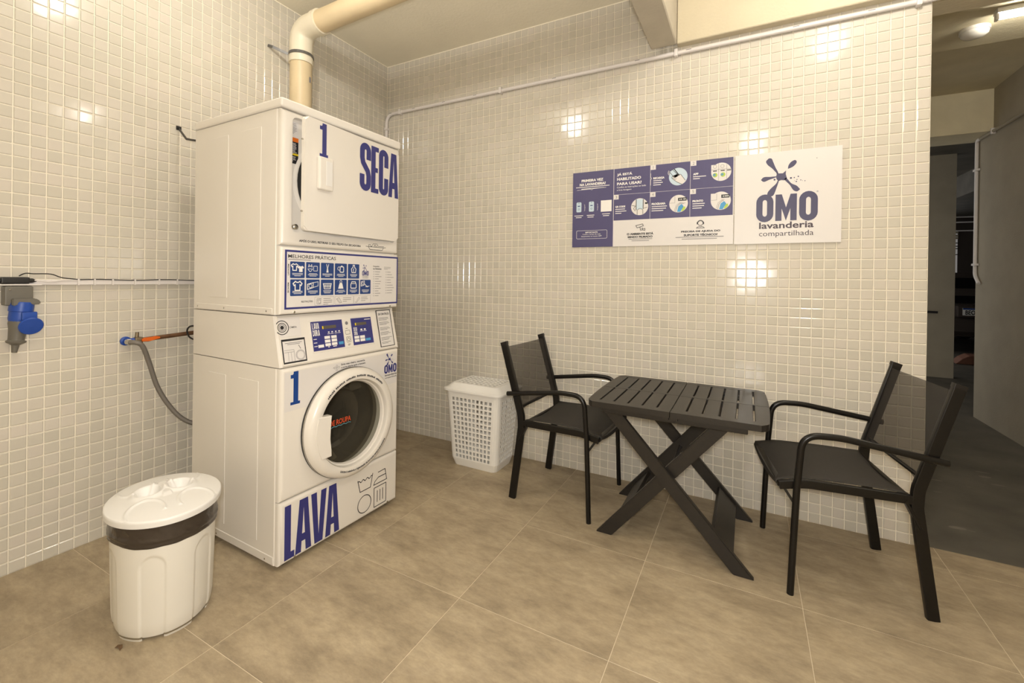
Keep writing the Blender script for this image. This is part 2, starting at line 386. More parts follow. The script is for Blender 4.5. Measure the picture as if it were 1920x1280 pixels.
# heavy condensed capitals in a box
def glyph(P, ch, u0, v0, u1, v1, t=None):
    w, h = u1-u0, v1-v0; t = t or w*0.34; X = lambda a: u0+a*w; Y = lambda b: v0+b*h
    tb = min(t*0.95, h*0.17)
    if ch == 'L': P.poly([(u0, v0), (u1, v0), (u1, v0+tb), (u0+t, v0+tb), (u0+t, v1), (u0, v1)])
    elif ch == 'E':
        tb *= 0.8; m0, m1, x1_ = v0+h*0.5-tb/2, v0+h*0.5+tb/2, u1-w*0.1
        P.poly([(u0, v0), (u1, v0), (u1, v0+tb), (u0+t, v0+tb), (u0+t, m0), (x1_, m0), (x1_, m1), (u0+t, m1), (u0+t, v1-tb), (u1, v1-tb), (u1, v1), (u0, v1)])
    elif ch in 'AV':
        fl = (lambda p: (p[0], v0+v1-p[1])) if ch == 'V' else (lambda p: p)
        c0, c1 = X(0.5)-w*0.26, X(0.5)+w*0.26
        P.poly([fl(p) for p in ((u0, v0), (u0+t*0.92, v0), (X(0.5)+0.0*w, v1-h*0.16), (X(0.5), v1), (c0, v1))])
        P.poly([fl(p) for p in ((u1, v0), (c1, v1), (X(0.5), v1), (X(0.5), v1-h*0.16), (u1-t*0.92, v0))])
        if ch == 'A': P.poly([(X(0.26), v0+h*0.2), (X(0.74), v0+h*0.2), (X(0.70), v0+h*0.34), (X(0.30), v0+h*0.34)])
    elif ch in 'OC':
        r = w/2; rr = r-t/2
        pts = []
        seg = 10
        top = [(X(0.5)+rr*math.cos(a), v1-r+(r-tb/2)*math.sin(a)) for a in [PI*i/seg for i in range(seg+1)]]
        bot = [(X(0.5)+rr*math.cos(a), v0+r+(r-tb/2)*math.sin(a)) for a in [PI+PI*i/seg for i in range(seg+1)]]
        if ch == 'O': P.line(top+bot, t, closed=True)
        else: P.line([(X(0.5)+rr, v0+h*0.62)]+top+bot+[(X(0.5)+rr, v0+h*0.38)], t)
    elif ch == 'S':
        r = w/2; rr = r-t/2; pts = [(X(0.5)+rr, v0+h*0.66)]
        pts += [(X(0.5)+rr*math.cos(a), v1-r+(r-tb/2)*math.sin(a)) for a in [PI*i/10 for i in range(11)]]
        pts += [(X(0.5)-rr, v0+h*0.68), (X(0.5)-rr*0.72, v0+h*0.58), (X(0.5)+rr*0.72, v0+h*0.42), (X(0.5)+rr, v0+h*0.32)]
        pts += [(X(0.5)+rr*math.cos(a), v0+r-(r-tb/2)*math.sin(a)) for a in [PI*i/10 for i in range(11)]]
        pts += [(X(0.5)-rr, v0+h*0.34)]
        P.line(pts, t)
    elif ch == 'M':
        tt = t*0.80; P.rect(u0, v0, u0+tt, v1); P.rect(u1-tt, v0, u1, v1)
        P.poly([(u0+tt, v1), (X(0.5), v0+h*0.50), (X(0.5), v0), (u0+tt, v0+h*0.46)]); P.poly([(u1-tt, v1), (u1-tt, v0+h*0.46), (X(0.5), v0), (X(0.5), v0+h*0.50)])
    elif ch == '1':
        P.rect(X(0.30), v0, X(0.80), v1); P.rect(u0, v0, u1, v0+h*0.085)
        P.poly([(X(0.0), Y(0.80)), (X(0.30), Y(0.80)), (X(0.80), v1), (X(0.42), v1), (X(0.22), Y(0.91)), (X(0.0), Y(0.91))])
    return P
def omo_splat(P, f, s=1.0):
    """six-armed splash ; f maps sign fractions (0..1, downwards) to (u,v)"""
    def arm(pts):
        c = [Vector(p) for p in pts]; q = smooth_path([Vector((a, b, 0)) for a, b in pts]+[Vector((*pts[0], 0))], 5)[:-1]
        P.poly([f(p.x, p.y) for p in q])
    P.poly([f(*p) for p in ((0.405, 0.215), (0.432, 0.238), (0.470, 0.240), (0.500, 0.212), (0.497, 0.250), (0.510, 0.300), (0.485, 0.318), (0.455, 0.312), (0.430, 0.322), (0.412, 0.300), (0.406, 0.275), (0.412, 0.245))])
    arm([(0.335, 0.063), (0.308, 0.095), (0.325, 0.135), (0.370, 0.180), (0.410, 0.230), (0.425, 0.225), (0.400, 0.170), (0.378, 0.110), (0.362, 0.070)])
    arm([(0.260, 0.295), (0.290, 0.318), (0.340, 0.300), (0.405, 0.278), (0.405, 0.268), (0.350, 0.268), (0.290, 0.266)])
    arm([(0.322, 0.470), (0.350, 0.485), (0.385, 0.470), (0.412, 0.395), (0.432, 0.325), (0.425, 0.312), (0.405, 0.350), (0.360, 0.395), (0.330, 0.435)])
    arm([(0.632, 0.425), (0.605, 0.447), (0.570, 0.430), (0.535, 0.370), (0.488, 0.312), (0.505, 0.295), (0.550, 0.355), (0.600, 0.385)])
    arm([(0.517, 0.197), (0.522, 0.160), (0.545, 0.125), (0.580, 0.108), (0.597, 0.125), (0.590, 0.150), (0.560, 0.180)])
    for x, y, r in ((0.546, 0.298, 0.010), (0.577, 0.296, 0.006), (0.614, 0.287, 0.007), (0.602, 0.319, 0.005), (0.596, 0.340, 0.007), (0.637, 0.327, 0.005), (0.675, 0.339, 0.005), (0.392, 0.303, 0.010), (0.579, 0.331, 0.003), (0.652, 0.335, 0.003)):
        a = f(x, y); b = f(x+r, y); P.disc(a[0], a[1], abs(b[0]-a[0]), 10)
def omo_logo(f):
    """full logo in sign fractions"""
    P = Print(); omo_splat(P, f)
    def g(ch, x0, y0, x1, y1, t):
        a = f(x0, y1); b = f(x1, y0); glyph(P, ch, a[0], a[1], b[0], b[1], (b[0]-a[0])*t)
    g('O', 0.2195, 0.4637, 0.3853, 0.7584, 0.36); g('M', 0.4044, 0.468, 0.6046, 0.7555, 0.36); g('O', 0.6253, 0.456, 0.7937, 0.7598, 0.36)
    return P

# ------------------------------------------------------------------ the setting
H = 2.955; XR = 3.385; XC = 4.527; YB = -4.6; P_T = 0.05
def struct(o): return tag(o, kind='structure')
wall_l = struct(box('wall_left', 'grout', None, -0.15, 0.0, YB-0.15, 0.15, -0.1, H))
wall_r = struct(box('wall_right', 'grout', None, 0.0, XR-0.002, 0.0, 0.14, -0.1, H))
struct(box('wall_passage', 'corridor', None, XR-0.16, XR-0.012, 0.14, 3.05, -0.1, H))
struct(box('wall_rear', 'plaster', None, 0.0, XC, YB-0.15, YB, -0.1, H))
wall_c = struct(box('wall_corridor', 'corridor', None, XC, XC+0.15, YB-0.15, 2.97, -0.1, H))
def px_of(p):
    d = Vector(p)-CAM; z = d.dot(fwd)
    if z < 0.05: return None
    return (CX+F_PX*d.dot(rgt)/z, CY-F_PX*d.dot(upv)/z, z)
def tile_verts(w, h, rnd):
    """glazed square in (u,v,n) around its centre, cushion edge, a hair out of true"""
    p = 0.0036; b = 0.0024; g = 0.0042
    hw, hh = (w-g)/2, (h-g)/2
    a1, a2 = (rnd.uniform(-1, 1)*0.007, rnd.uniform(-1, 1)*0.007) if rnd else (0, 0)
    vs_ = []
    for k, (ins, n) in enumerate(((0, -0.001), (0, p-0.0016), (b, p))):
        for sx, sy in ((-1, -1), (1, -1), (1, 1), (-1, 1)):
            u, v = sx*(hw-ins), sy*(hh-ins)
            vs_.append((u, v, n+(a1*u+a2*v if k else 0)))
    fs = [(8, 9, 10, 11)]
    for L in (0, 4):
        for j in range(4): fs.append((L+j, L+(j+1) % 4, L+4+(j+1) % 4, L+4+j))
    return vs_, fs
def tile_wall(wall, cols, rows, place, seed):
    rnd = random.Random(seed); cells = []
    for c0, c1 in cols:
        for r0, r1 in rows:
            u, v = (c0+c1)/2, (r0+r1)/2; q = px_of(place(u, v, 0))
            vis = q and -5 < q[0] < 1925 and -5 < q[1] < 1285
            cells.append((0 if vis else 1, q[2] if q else 99, c0, c1, r0, r1))
    def hidden(c):                       # behind the signs, the washer and the furniture: not worth a single
        q = px_of(place((c[2]+c[3])/2, (c[4]+c[5])/2, 0))
        return q and (1410 < q[0] < 1800 and 690 < q[1] and seed == 2) or (q and seed == 2 and 1070 < q[0] < 1580 and 275 < q[1] < 465)
    cells.sort(key=lambda c: (c[0], 1 if hidden(c) else 0, c[1]))
    base = []
    for k in range(8):
        vv, ff = tile_verts(0.05, 0.05, rnd); me = bpy.data.meshes.new('tile')
        me.from_pydata([place(*v)-place(0, 0, 0) for v in vv], [], ff); me.materials.append(M['tile']); base.append(me)
    n = 0; V = []; Fc = []
    for c in cells:
        if n < 300 and c[0] == 0 and abs(c[3]-c[2]-0.05) < 1e-4 and not hidden(c):
            o = bpy.data.objects.new('tile', base[rnd.randrange(8)]); COL.objects.link(o); o.parent = wall
            o.location = place((c[2]+c[3])/2, (c[4]+c[5])/2, 0); n += 1
        else:
            vv, ff = tile_verts(c[3]-c[2], c[5]-c[4], rnd); i = len(V); u, v = (c[2]+c[3])/2, (c[4]+c[5])/2
            V += [place(u+a, v+b, d) for a, b, d in vv]; Fc += [[k+i for k in f] for f in ff]
    me = bpy.data.meshes.new('tiling'); me.from_pydata(V, [], Fc); me.update()
    tag(link('tiling', me, 'tile', wall), kind='stuff')
rows = [(k*0.05, (k+1)*0.05) for k in range(59)]
tile_wall(wall_l, [(-(k+1.06)*0.05, -(k+0.06)*0.05) for k in range(90)], rows, lambda u, v, n: Vector((n, u, v)) , 1)
tile_wall(wall_r, [(0.003, 0.655*0.05)]+[((k+0.655)*0.05, (k+1.655)*0.05) for k in range(67)], rows, lambda u, v, n: Vector((u, -n, v)), 2)

# floor : slab of grout with porcelain tiles laid on it
fl = struct(box('floor', 'floor_grout', None, 0.0, XC, YB, 0.02, -0.12, -0.0012))
XS = [1.677+0.582*k for k in range(-3, 6)]; YS = [-0.742+0.582*k for k in range(-7, 3)]
def floor_tile(x0, x1, y0, y1):
    x0, x1, y0, y1 = max(x0, 0.0)+0.0011, min(x1, XC)-0.0011, max(y0, YB)+0.0011, min(y1, 0.02)-0.0011
    if x1-x0 < 0.01 or y1-y0 < 0.01: return
    bm = bmesh.new(); add_box(bm, x0, x1, y0, y1, -0.011, 0.0)
    es = [e for e in bm.edges if all(v.co.z > -0.001 for v in e.verts)]
    bmesh.ops.bevel(bm, geom=es, offset=0.0006, segments=1, affect='EDGES')
    fin(bm, 'tile', 'floor', fl)
for i in range(len(XS)-1):
    for j in range(len(YS)-1): floor_tile(XS[i], XS[i+1], YS[j], YS[j+1])
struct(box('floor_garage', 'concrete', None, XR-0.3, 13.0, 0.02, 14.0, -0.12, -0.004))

# ceilings and beams
ceil = struct(box('ceiling', 'roof', None, -0.15, XC+0.15, YB-0.15, 0.14, H, H+0.15))
ZB = 2.585
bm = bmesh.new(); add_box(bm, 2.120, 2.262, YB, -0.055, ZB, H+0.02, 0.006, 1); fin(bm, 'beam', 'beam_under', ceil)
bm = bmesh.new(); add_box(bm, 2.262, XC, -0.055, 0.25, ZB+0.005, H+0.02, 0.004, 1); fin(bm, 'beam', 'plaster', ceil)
struct(box('ceiling_corridor', 'corr_ceil', None, XR-0.16, XC+0.15, 0.14, 3.05, H, H+0.15))
box('soffit', 'corr_ceil', bpy.data.objects['ceiling_corridor'], XR-0.012, XC, 0.25, 1.52, 2.905, H+0.02)
box('beam', 'corr_ceil', bpy.data.objects['ceiling_corridor'], XR-0.012, XC, 2.67, 3.05, 2.585, H+0.02)
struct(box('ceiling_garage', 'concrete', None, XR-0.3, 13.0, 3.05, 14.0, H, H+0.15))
box('beam', 'concrete', bpy.data.objects['ceiling_garage'], 5.58, 5.85, 5.25, 12.4, 2.62, H+0.02)
struct(box('wall_garage', 'corridor', None, XR-0.3, 5.050, 5.15, 5.30, -0.1, H))
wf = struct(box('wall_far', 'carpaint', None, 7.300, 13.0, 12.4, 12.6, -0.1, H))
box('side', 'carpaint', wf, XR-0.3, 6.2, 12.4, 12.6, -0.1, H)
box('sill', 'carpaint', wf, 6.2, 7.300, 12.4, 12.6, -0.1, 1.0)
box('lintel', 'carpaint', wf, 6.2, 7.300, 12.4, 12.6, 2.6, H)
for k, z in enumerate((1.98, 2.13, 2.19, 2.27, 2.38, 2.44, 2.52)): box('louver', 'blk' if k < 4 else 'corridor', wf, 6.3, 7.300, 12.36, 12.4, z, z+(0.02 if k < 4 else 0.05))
struct(box('wall_outer', 'corridor', None, 12.9, 13.05, 0.0, 14.0, -0.1, H))
struct(box('wall_near', 'corridor', None, XC+0.15, 12.9, 2.80, 2.97, -0.1, H))
# scuffs of paint on the corridor floor
rs = random.Random(4); bm = bmesh.new()
for k in range(26):
    x, y = rs.uniform(3.45, 4.3), rs.uniform(0.15, 1.7); a = rs.uniform(-0.5, 0.5); L = rs.uniform(0.012, 0.04); w = L*rs.uniform(0.2, 0.5)
    vs_ = [bm.verts.new((x+math.cos(t+a)*L*(0.8+0.3*rs.random()), y+math.sin(t)*w, -0.0035)) for t in [2*PI*i/7 for i in range(7)]]
    bm.faces.new(vs_)
tag(fin(bm, 'paint_scuffs', simple('pale_scuff', (0.20, 0.18, 0.15), 0.8), bpy.data.objects['floor_garage']), kind='stuff')

# ------------------------------------------------------------------ lamps
def bulb(x, y, label):
    t = thing('ceiling_bulb', label, 'lamp', (x, y, 0), 0, 'bare bulbs on the laundry ceiling')
    lathe('holder', 'lampshade', t, [(0.0, H), (0.055, H), (0.055, H-0.012), (0.026, H-0.022), (0.022, H-0.055), (0.0, H-0.055)], 24, T(0, 0, 0) @ AX_Z)
    prof = [(0.020, H-0.055)]+[(0.022+0.036*math.sin(a), H-0.062-0.055*(1-math.cos(a))) for a in [PI*0.12*i for i in range(1, 8)]]+[(0.0, H-0.172)]
    lathe('globe', 'bulb', t, prof, 24, AX_Z)
    return t
bulb(1.0, -1.70, 'bare round bulb on the ceiling in front of the washer and dryer stack')
bulb(3.10, -0.88, 'bare round bulb on the ceiling to the right of the concrete beam')
bulb(2.70, -3.20, 'bare round bulb on the ceiling near the rear of the laundry')
t = thing('tube_lamp', 'glowing white tube lamp on the passage ceiling at top right', 'lamp', (3.95, 1.02, 0))
box('housing', 'lampshade', t, 0.0, 0.56, -0.03, 0.03, 2.875, 2.905, 0.004)
lathe('tube', 'tube', t, [(0.0, 0.012), (0.014, 0.012), (0.014, 0.548), (0.0, 0.548)], 16, T(0, 0, 2.857))
for a, b in ((0.0, 0.014), (0.546, 0.56)): box('end_cap', 'lampshade', t, a, b, -0.017, 0.017, 2.838, 2.876, 0.003)
t = thing('ceiling_light', 'round white ceiling light on the passage soffit, switched off', 'lamp', (3.93, 1.24, 0))
lathe('base', 'lampshade', t, [(0.0, 2.905), (0.075, 2.905), (0.075, 2.885), (0.0, 2.885)], 32, AX_Z)
lathe('shade', 'lampshade', t, [(0.070, 2.886), (0.067, 2.868), (0.052, 2.855), (0.028, 2.849), (0.0, 2.847)], 32, AX_Z)

# ------------------------------------------------------------------ washer and dryer stack
W, D = 0.687, 0.685
mach = thing('stacked_washer_dryer', 'tall white stacked dryer and washer reading SECA and LAVA in blue', 'washing machine', (0.948, -1.573, 0), math.radians(-1.2))
FR = Matrix(((0, 0, 1, 0), (1, 0, 0, 0), (0, 1, 0, 0), (0, 0, 0, 1)))       # (u, v, n) -> (x = n, y = u, z = v)
def vbody(name, prof_x, z0, z1, rad=0.005, mat='enamel', open_front=False):
    """cabinet: rectangle back at -D, front edge rounded in plan"""
    bm = bmesh.new(); n = 5; poly = [(-D, 0.0), (-D, W)]
    for i in range(n+1): a = PI/2*(1-i/n); poly.append((prof_x-rad+rad*math.cos(a), W-rad+rad*math.sin(a)))
    for i in range(n+1): a = -PI/2*i/n; poly.append((prof_x-rad+rad*math.cos(a), rad+rad*math.sin(a)))
    add_prism(bm, poly, lambda p: Vector((p[0], p[1], z0)), lambda p: Vector((p[0], p[1], z1)))
    if open_front: bmesh.ops.delete(bm, geom=[f for f in bm.faces if all(v.co.x > prof_x-1e-4 for v in f.verts)], context='FACES')
    return fin(bm, name, mat, mach, True, 30)
def front_panel(name, z0, z1, x0, x1, u0=0.003, u1=W-0.003, rad=0.016, hole=None, hn=48, mat='enamel'):
    """sheet-metal front with rolled edges; hole = ('circle',u,z,r) or ('rrect',u0,z0,u1,z1,r)"""
    bm = bmesh.new()
    if hole is None:
        add_box(bm, x0, x1, u0, u1, z0, z1)
        es = [e for e in bm.edges if all(v.co.x > x1-1e-5 for v in e.verts)]
        bmesh.ops.bevel(bm, geom=es, offset=rad, segments=4, affect='EDGES', profile=0.5)
        return fin(bm, name, mat, mach, True, 40)
    if hole[0] == 'circle': hp = [(hole[1]+hole[3]*math.cos(2*PI*i/hn), hole[2]+hole[3]*math.sin(2*PI*i/hn)) for i in range(hn)]
    else:
        _, a, b, c, d, r = hole; p = rrect(c-a, d-b, r, 5); hp = [((a+c)/2+q[0], (b+d)/2+q[1]) for q in p]
    m = len(hp); cu = sum(p[0] for p in hp)/m; cv = sum(p[1] for p in hp)/m
    def outer(ins, x):
        out = []
        for p in hp:
            du, dv = p[0]-cu, p[1]-cv; k = 1e9
            if du > 1e-9: k = min(k, (u1-ins-cu)/du)
            if du < -1e-9: k = min(k, (u0+ins-cu)/du)
            if dv > 1e-9: k = min(k, (z1-ins-cv)/dv)
            if dv < -1e-9: k = min(k, (z0+ins-cv)/dv)
            out.append([cu+du*k, cv+dv*k])
        for (tu, tv) in ((u0+ins, z0+ins), (u1-ins, z0+ins), (u1-ins, z1-ins), (u0+ins, z1-ins)):
            j = min(range(m), key=lambda q: (out[q][0]-tu)**2+(out[q][1]-tv)**2); out[j] = [tu, tv]
        return [bm.verts.new((x, p[0], p[1])) for p in out]
    rings = [outer(0, x0)]+[outer(rad*(1-math.cos(a)), x1-rad+rad*math.sin(a)) for a in (0, PI/8, PI/4, 3*PI/8, PI/2)]
    rings.append([bm.verts.new((x1, p[0], p[1])) for p in hp]); rings.append([bm.verts.new((x0, p[0], p[1])) for p in hp])
    for i in range(len(rings)-1):
        for j in range(m): bm.faces.new((rings[i][j], rings[i][(j+1) % m], rings[i+1][(j+1) % m], rings[i+1][j]))
    bmesh.ops.remove_doubles(bm, verts=bm.verts, dist=1e-6)
    return fin(bm, name, mat, mach, True, 40)
def screw(parent, x, y, z, axis='x', r=0.0055):
    m4 = T(x, y, z) if axis == 'x' else T(x, y, z) @ Matrix.Rotation(-PI/2, 4, 'Z')
    bm = bmesh.new(); add_lathe(bm, [(0.0, -0.002), (r, -0.002), (r, 0.0015), (r*0.7, 0.0028), (0.0, 0.003)], 12, m4)
    return fin(bm, 'screw', 'chrome', parent, True)
XD = -0.014                                                     # dryer front plane
# -- dryer half
dc = vbody('dryer_cabinet', XD-0.030, 1.064, 1.924)
for a, b in ((-0.548, -0.400), (-0.300, -0.150)): box('side_emboss', 'enamel', dc, a, b, -0.0022, 0.004, 1.125, 1.865, 0.002, 2)
for x in (-0.645, -0.42, -0.10): screw(dc, x, 0.0, 1.078, 'y')
box('side_flange', 'enamel', dc, -0.66, -0.06, -0.0025, 0.003, 1.066, 1.092, 0.0018, 1)
bm = bmesh.new(); add_box(bm, -D-0.004, XD+0.004, -0.004, W+0.004, 1.9275, 1.967, 0.008, 4); fin(bm, 'dryer_top', 'enamel', mach, True, 50)
df = front_panel('dryer_front', 1.357, 1.924, XD-0.03, XD, hole=('rrect', 0.050, 1.414, 0.660, 1.902, 0.022))
# drum rim behind the dryer door; shade inside painted as a dark disc
lathe('drum_rim', 'enamel', df, [(0.222, XD-0.0301), (0.214, XD-0.020), (0.208, XD-0.020), (0.203, XD-0.0301)], 48, T(0, 0.296, 1.640))
lathe('drum_shade_disc', 'dark', df, [(0.206, XD-0.0285), (0.0, XD-0.0285)], 48, T(0, 0.296, 1.640))
P = Print(); P.rrect(0.053, 1.775, 0.098, 1.893, 0.004); P.put('warning_label', 'sticker', df, FR, XD-0.0296)
P = Print(); P.rect(0.053, 1.806, 0.098, 1.824); P.put('warning_band', 'orange', df, FR, XD-0.0290)
P = Print(); P.rect(0.053, 1.712, 0.098, 1.806); P.put('warning_text_block', 'black', df, FR, XD-0.0292)
P = Print(); P.rect(0.053, 1.748, 0.098, 1.756); P.put('warning_stripe', 'yellow', df, FR, XD-0.0288)
P = Print(); P.bars(0.056, 1.800, 0.036, 0.0022, 9, 0.0055, 3); P.bars(0.056, 1.742, 0.036, 0.0022, 4, 0.006, 4); P.put('warning_lines', 'sticker', df, FR, XD-0.0286)
P = Print(); P.bars(0.056, 1.885, 0.034, 0.0018, 8, 0.006, 5); P.put('warning_fine_print', 'greyprint', df, FR, XD-0.0290)
P = Print(); P.text('D', 0.0555, 1.652, 0.063, 1.664); P.put('latch_letter', 'greyprint', df, FR, XD-0.0290)
P = Print(); P.text('APÓS O USO, RETIRAR O SEU FELPO DA SECADORA', 0.086, 1.3735, 0.424, 1.3875, 0.03); P.put('lettering', 'black', df, FR, XD+0.0008)
P = Print()                                                     # lint tray drawing
bt = lambda a, b: (0.456+0.136*a, 1.368+0.030*b)
P.line([bt(0, 0.50), bt(0.10, 0.45), bt(0.90, 0.45), bt(1, 0.50)], 0.0022); P.line([bt(0.12, 0.45), bt(0.2, 0.0), bt(0.82, 0.0), bt(0.88, 0.45)], 0.0022)
P.line([bt(0.15, 0.5), bt(0.13, 0.75), bt(0.22, 0.8), bt(0.24, 0.55), bt(0.28, 0.5), bt(0.36, 1.0), bt(0.55, 1.02), bt(0.60, 0.75), bt(0.52, 0.6), bt(0.40, 0.62), bt(0.42, 0.8), bt(0.5, 0.8)], 0.002)
P.line([bt(0.6, 0.6), bt(0.9, 0.64)], 0.002)
P.put('tray_drawing', 'black', df, FR, XD+0.0008)
# door, ajar, hinged on its right edge
DW, DZ0, DZ1 = 0.600, 1.420, 1.900
dd = bpy.data.objects.new('dryer_door', None)
HU = 0.656; ANG = math.radians(4.4)
DM = T(XD+0.004, HU, 0) @ Matrix.Rotation(ANG, 4, 'Z') @ T(0, -DW, 0)    # door local: x out, y 0..DW, z world
def dtrans(bm): bmesh.ops.transform(bm, matrix=DM, verts=bm.verts)
bpy.data.objects.remove(dd)
bm = bmesh.new(); p = [(DW/2+a, (DZ0+DZ1)/2+b) for a, b in rrect(DW, DZ1-DZ0, 0.018, 5)]
add_prism(bm, p, lambda q: Vector((0.0, q[0], q[1])), lambda q: Vector((0.020, q[0], q[1])))
es = [e for e in bm.edges if all(v.co.x > 0.0199 for v in e.verts)]
bmesh.ops.bevel(bm, geom=es, offset=0.006, segments=3, affect='EDGES'); dtrans(bm)
dd = fin(bm, 'dryer_door', 'enamel', mach, True, 40)
DF = DM @ FR
def dpr(P, name, mat, off=0.0208): return P.put(name, mat, dd, DF, off)
glyph(Print(), '1', 0.074, 1.748, 0.120, 1.893).put('numeral', 'navy', dd, DF, 0.0208, True)
x = 0.312
for ch, w_ in (('S', 0.075), ('E', 0.053), ('C', 0.071), ('A', 0.079)):
    glyph(Print(), ch, x, 1.649, x+w_, 1.880, 0.031).put('letter', 'navy', dd, DF, 0.0208, True); x += w_+0.0020
bm = bmesh.new(); add_box(bm, 0.019, 0.040, 0.060, 0.136, 1.602, 1.744, 0.007, 3)
dtrans(bm); hd = fin(bm, 'handle', 'enamel', dd, True, 40)
bm = bmesh.new(); add_box(bm, 0.0395, 0.0412, 0.094, 0.128, 1.622, 1.728, 0.0008, 1); dtrans(bm); fin(bm, 'handle_grip', 'binlid', dd, True, 40)
for z0, z1 in ((1.768, 1.830), (1.464, 1.526)):
    bm = bmesh.new(); add_sweep(bm, [(XD+0.006, HU+0.006, z0), (XD+0.006, HU+0.006, z1)], circ(0.0055, 10)); fin(bm, 'hinge', 'chrome', dd, True)
for z in (1.80, 1.50):
    bm = bmesh.new(); add_lathe(bm, [(0, 0.0), (0.004, 0.0), (0.004, 0.006), (0, 0.006)], 8, DM @ T(0.008, 0.0, z) @ Matrix.Rotation(-PI/2, 4, 'Z')); fin(bm, 'catch_pin', 'chrome', dd, True)
lathe('latch', 'chrome', df, [(0.012, XD-0.029), (0.012, XD-0.018), (0.006, XD-0.014), (0.0, XD-0.014)], 16, T(0, 0.083, 1.440))
# -- lower dryer panel with the notice
dl = front_panel('dryer_service_panel', 1.066, 1.352, XD-0.03, XD, rad=0.012)
for u, z in ((0.068, 1.0745), (0.628, 1.0745)): screw(dl, XD, u, z)
S0, S1, T0, T1 = 0.022, 0.683, 1.087, 1.338
fs_ = lambda a, b: (S0+(S1-S0)*a, T1-(T1-T0)*b)
sw, sh = S1-S0, T1-T0
Print().rect(S0, T0, S1, T1).put('notice_border', 'navy', dl, FR, XD+0.0006)
notice = Print().rect(S0+0.0085, T0+0.0085, S1-0.0085, T1-0.0085).put('notice', 'sticker', dl, FR, XD+0.0010)
nz = XD+0.0014
P = Print(); P.text('MELHORES PRÁTICAS', fs_(0.0216, 0)[0], fs_(0, 0.134)[1], fs_(0.385, 0)[0], fs_(0, 0.058)[1], 0.008)
P.text('RESTRIÇÕES:', fs_(0.1175, 0)[0], fs_(0, 0.900)[1], fs_(0.205, 0)[0], fs_(0, 0.858)[1], 0.015)
P.text('LAVAGEM', fs_(0.0195, 0)[0], fs_(0, 0.424)[1], fs_(0.029, 0)[0], fs_(0, 0.237)[1], 0.03, rot=90)
P.text('SECAGEM', fs_(0.0195, 0)[0], fs_(0, 0.722)[1], fs_(0.029, 0)[0], fs_(0, 0.548)[1], 0.03, rot=90)
P.text('Respeite', fs_(0.732, 0)[0], fs_(0, 0.236)[1], fs_(0.795, 0)[0], fs_(0, 0.205)[1], 0.02)
P.text('os Símbolos', fs_(0.732, 0)[0], fs_(0, 0.285)[1], fs_(0.818, 0)[0], fs_(0, 0.248)[1], 0.02)
P.put('lettering', 'black', dl, FR, nz)
P = Print(); a = fs_(0.0216, 0.152); P.bars(a[0], a[1], sw*0.33, 0.0028, 1, 0.005, 1)
for k in range(11):
    a = fs_(0.752, 0.325+k*0.049); P.rect(a[0], a[1]-0.0022, a[0]+sw*(0.035+0.05*random.random()), a[1])
    b = fs_(0.733, 0.325+k*0.049); P.ring(b[0]+0.004, b[1]-0.001, 0.0026, 0.0009, 8)
for k in range(9):
    a = fs_(0.880, 0.325+k*0.055); P.rect(a[0], a[1]-0.0022, a[0]+sw*(0.035+0.045*random.random()), a[1])
    b = fs_(0.863, 0.325+k*0.055); P.ring(b[0]+0.004, b[1]-0.001, 0.0026, 0.0009, 8)
a = fs_(0.845, 0.225); P.bars(a[0], a[1], sw*0.085, 0.0016, 3, 0.0055, 9)
for x0, x1, s in ((0.2181, 0.3719, 1), (0.3815, 0.5444, 2), (0.548, 0.7085, 3)):
    p, q = fs_(x0, 0.955), fs_(x1, 0.805); P.rframe(p[0], p[1], q[0], q[1], 0.002, 0.0008)
    a = fs_(x0+0.068, 0.835); P.bars(a[0], a[1], sw*0.075, 0.0022, 4 if s == 1 else 3, 0.0085, s)
p = fs_(0.250, 0.88); P.rframe(p[0]-0.010, p[1]-0.013, p[0]+0.010, p[1]+0.011, 0.003, 0.0016); P.ring(p[0]+0.003, p[1]-0.003, 0.007, 0.0014, 12); P.line([(p[0]-0.01, p[1]+0.003), (p[0]+0.014, p[1]+0.012)], 0.0014)
p = fs_(0.412, 0.88); P.line([(p[0]-0.012, p[1]+0.006), (p[0]+0.002, p[1]+0.012), (p[0]+0.018, p[1]-0.011), (p[0]+0.004, p[1]-0.012), (p[0]-0.012, p[1]+0.006)], 0.0018); P.line([(p[0]-0.006, p[1]+0.006), (p[0]+0.010, p[1]-0.010)], 0.0014)
p = fs_(0.585, 0.88); P.line([(p[0]-0.006, p[1]-0.012), (p[0]+0.012, p[1]+0.004), (p[0]+0.008, p[1]+0.011), (p[0]-0.004, p[1]-0.002), (p[0]-0.006, p[1]-0.012)], 0.0014); P.line([(p[0]-0.018, p[1]-0.012), (p[0]-0.004, p[1]-0.014)], 0.0016)
P.put('fine_print', 'greyprint', dl, FR, nz)
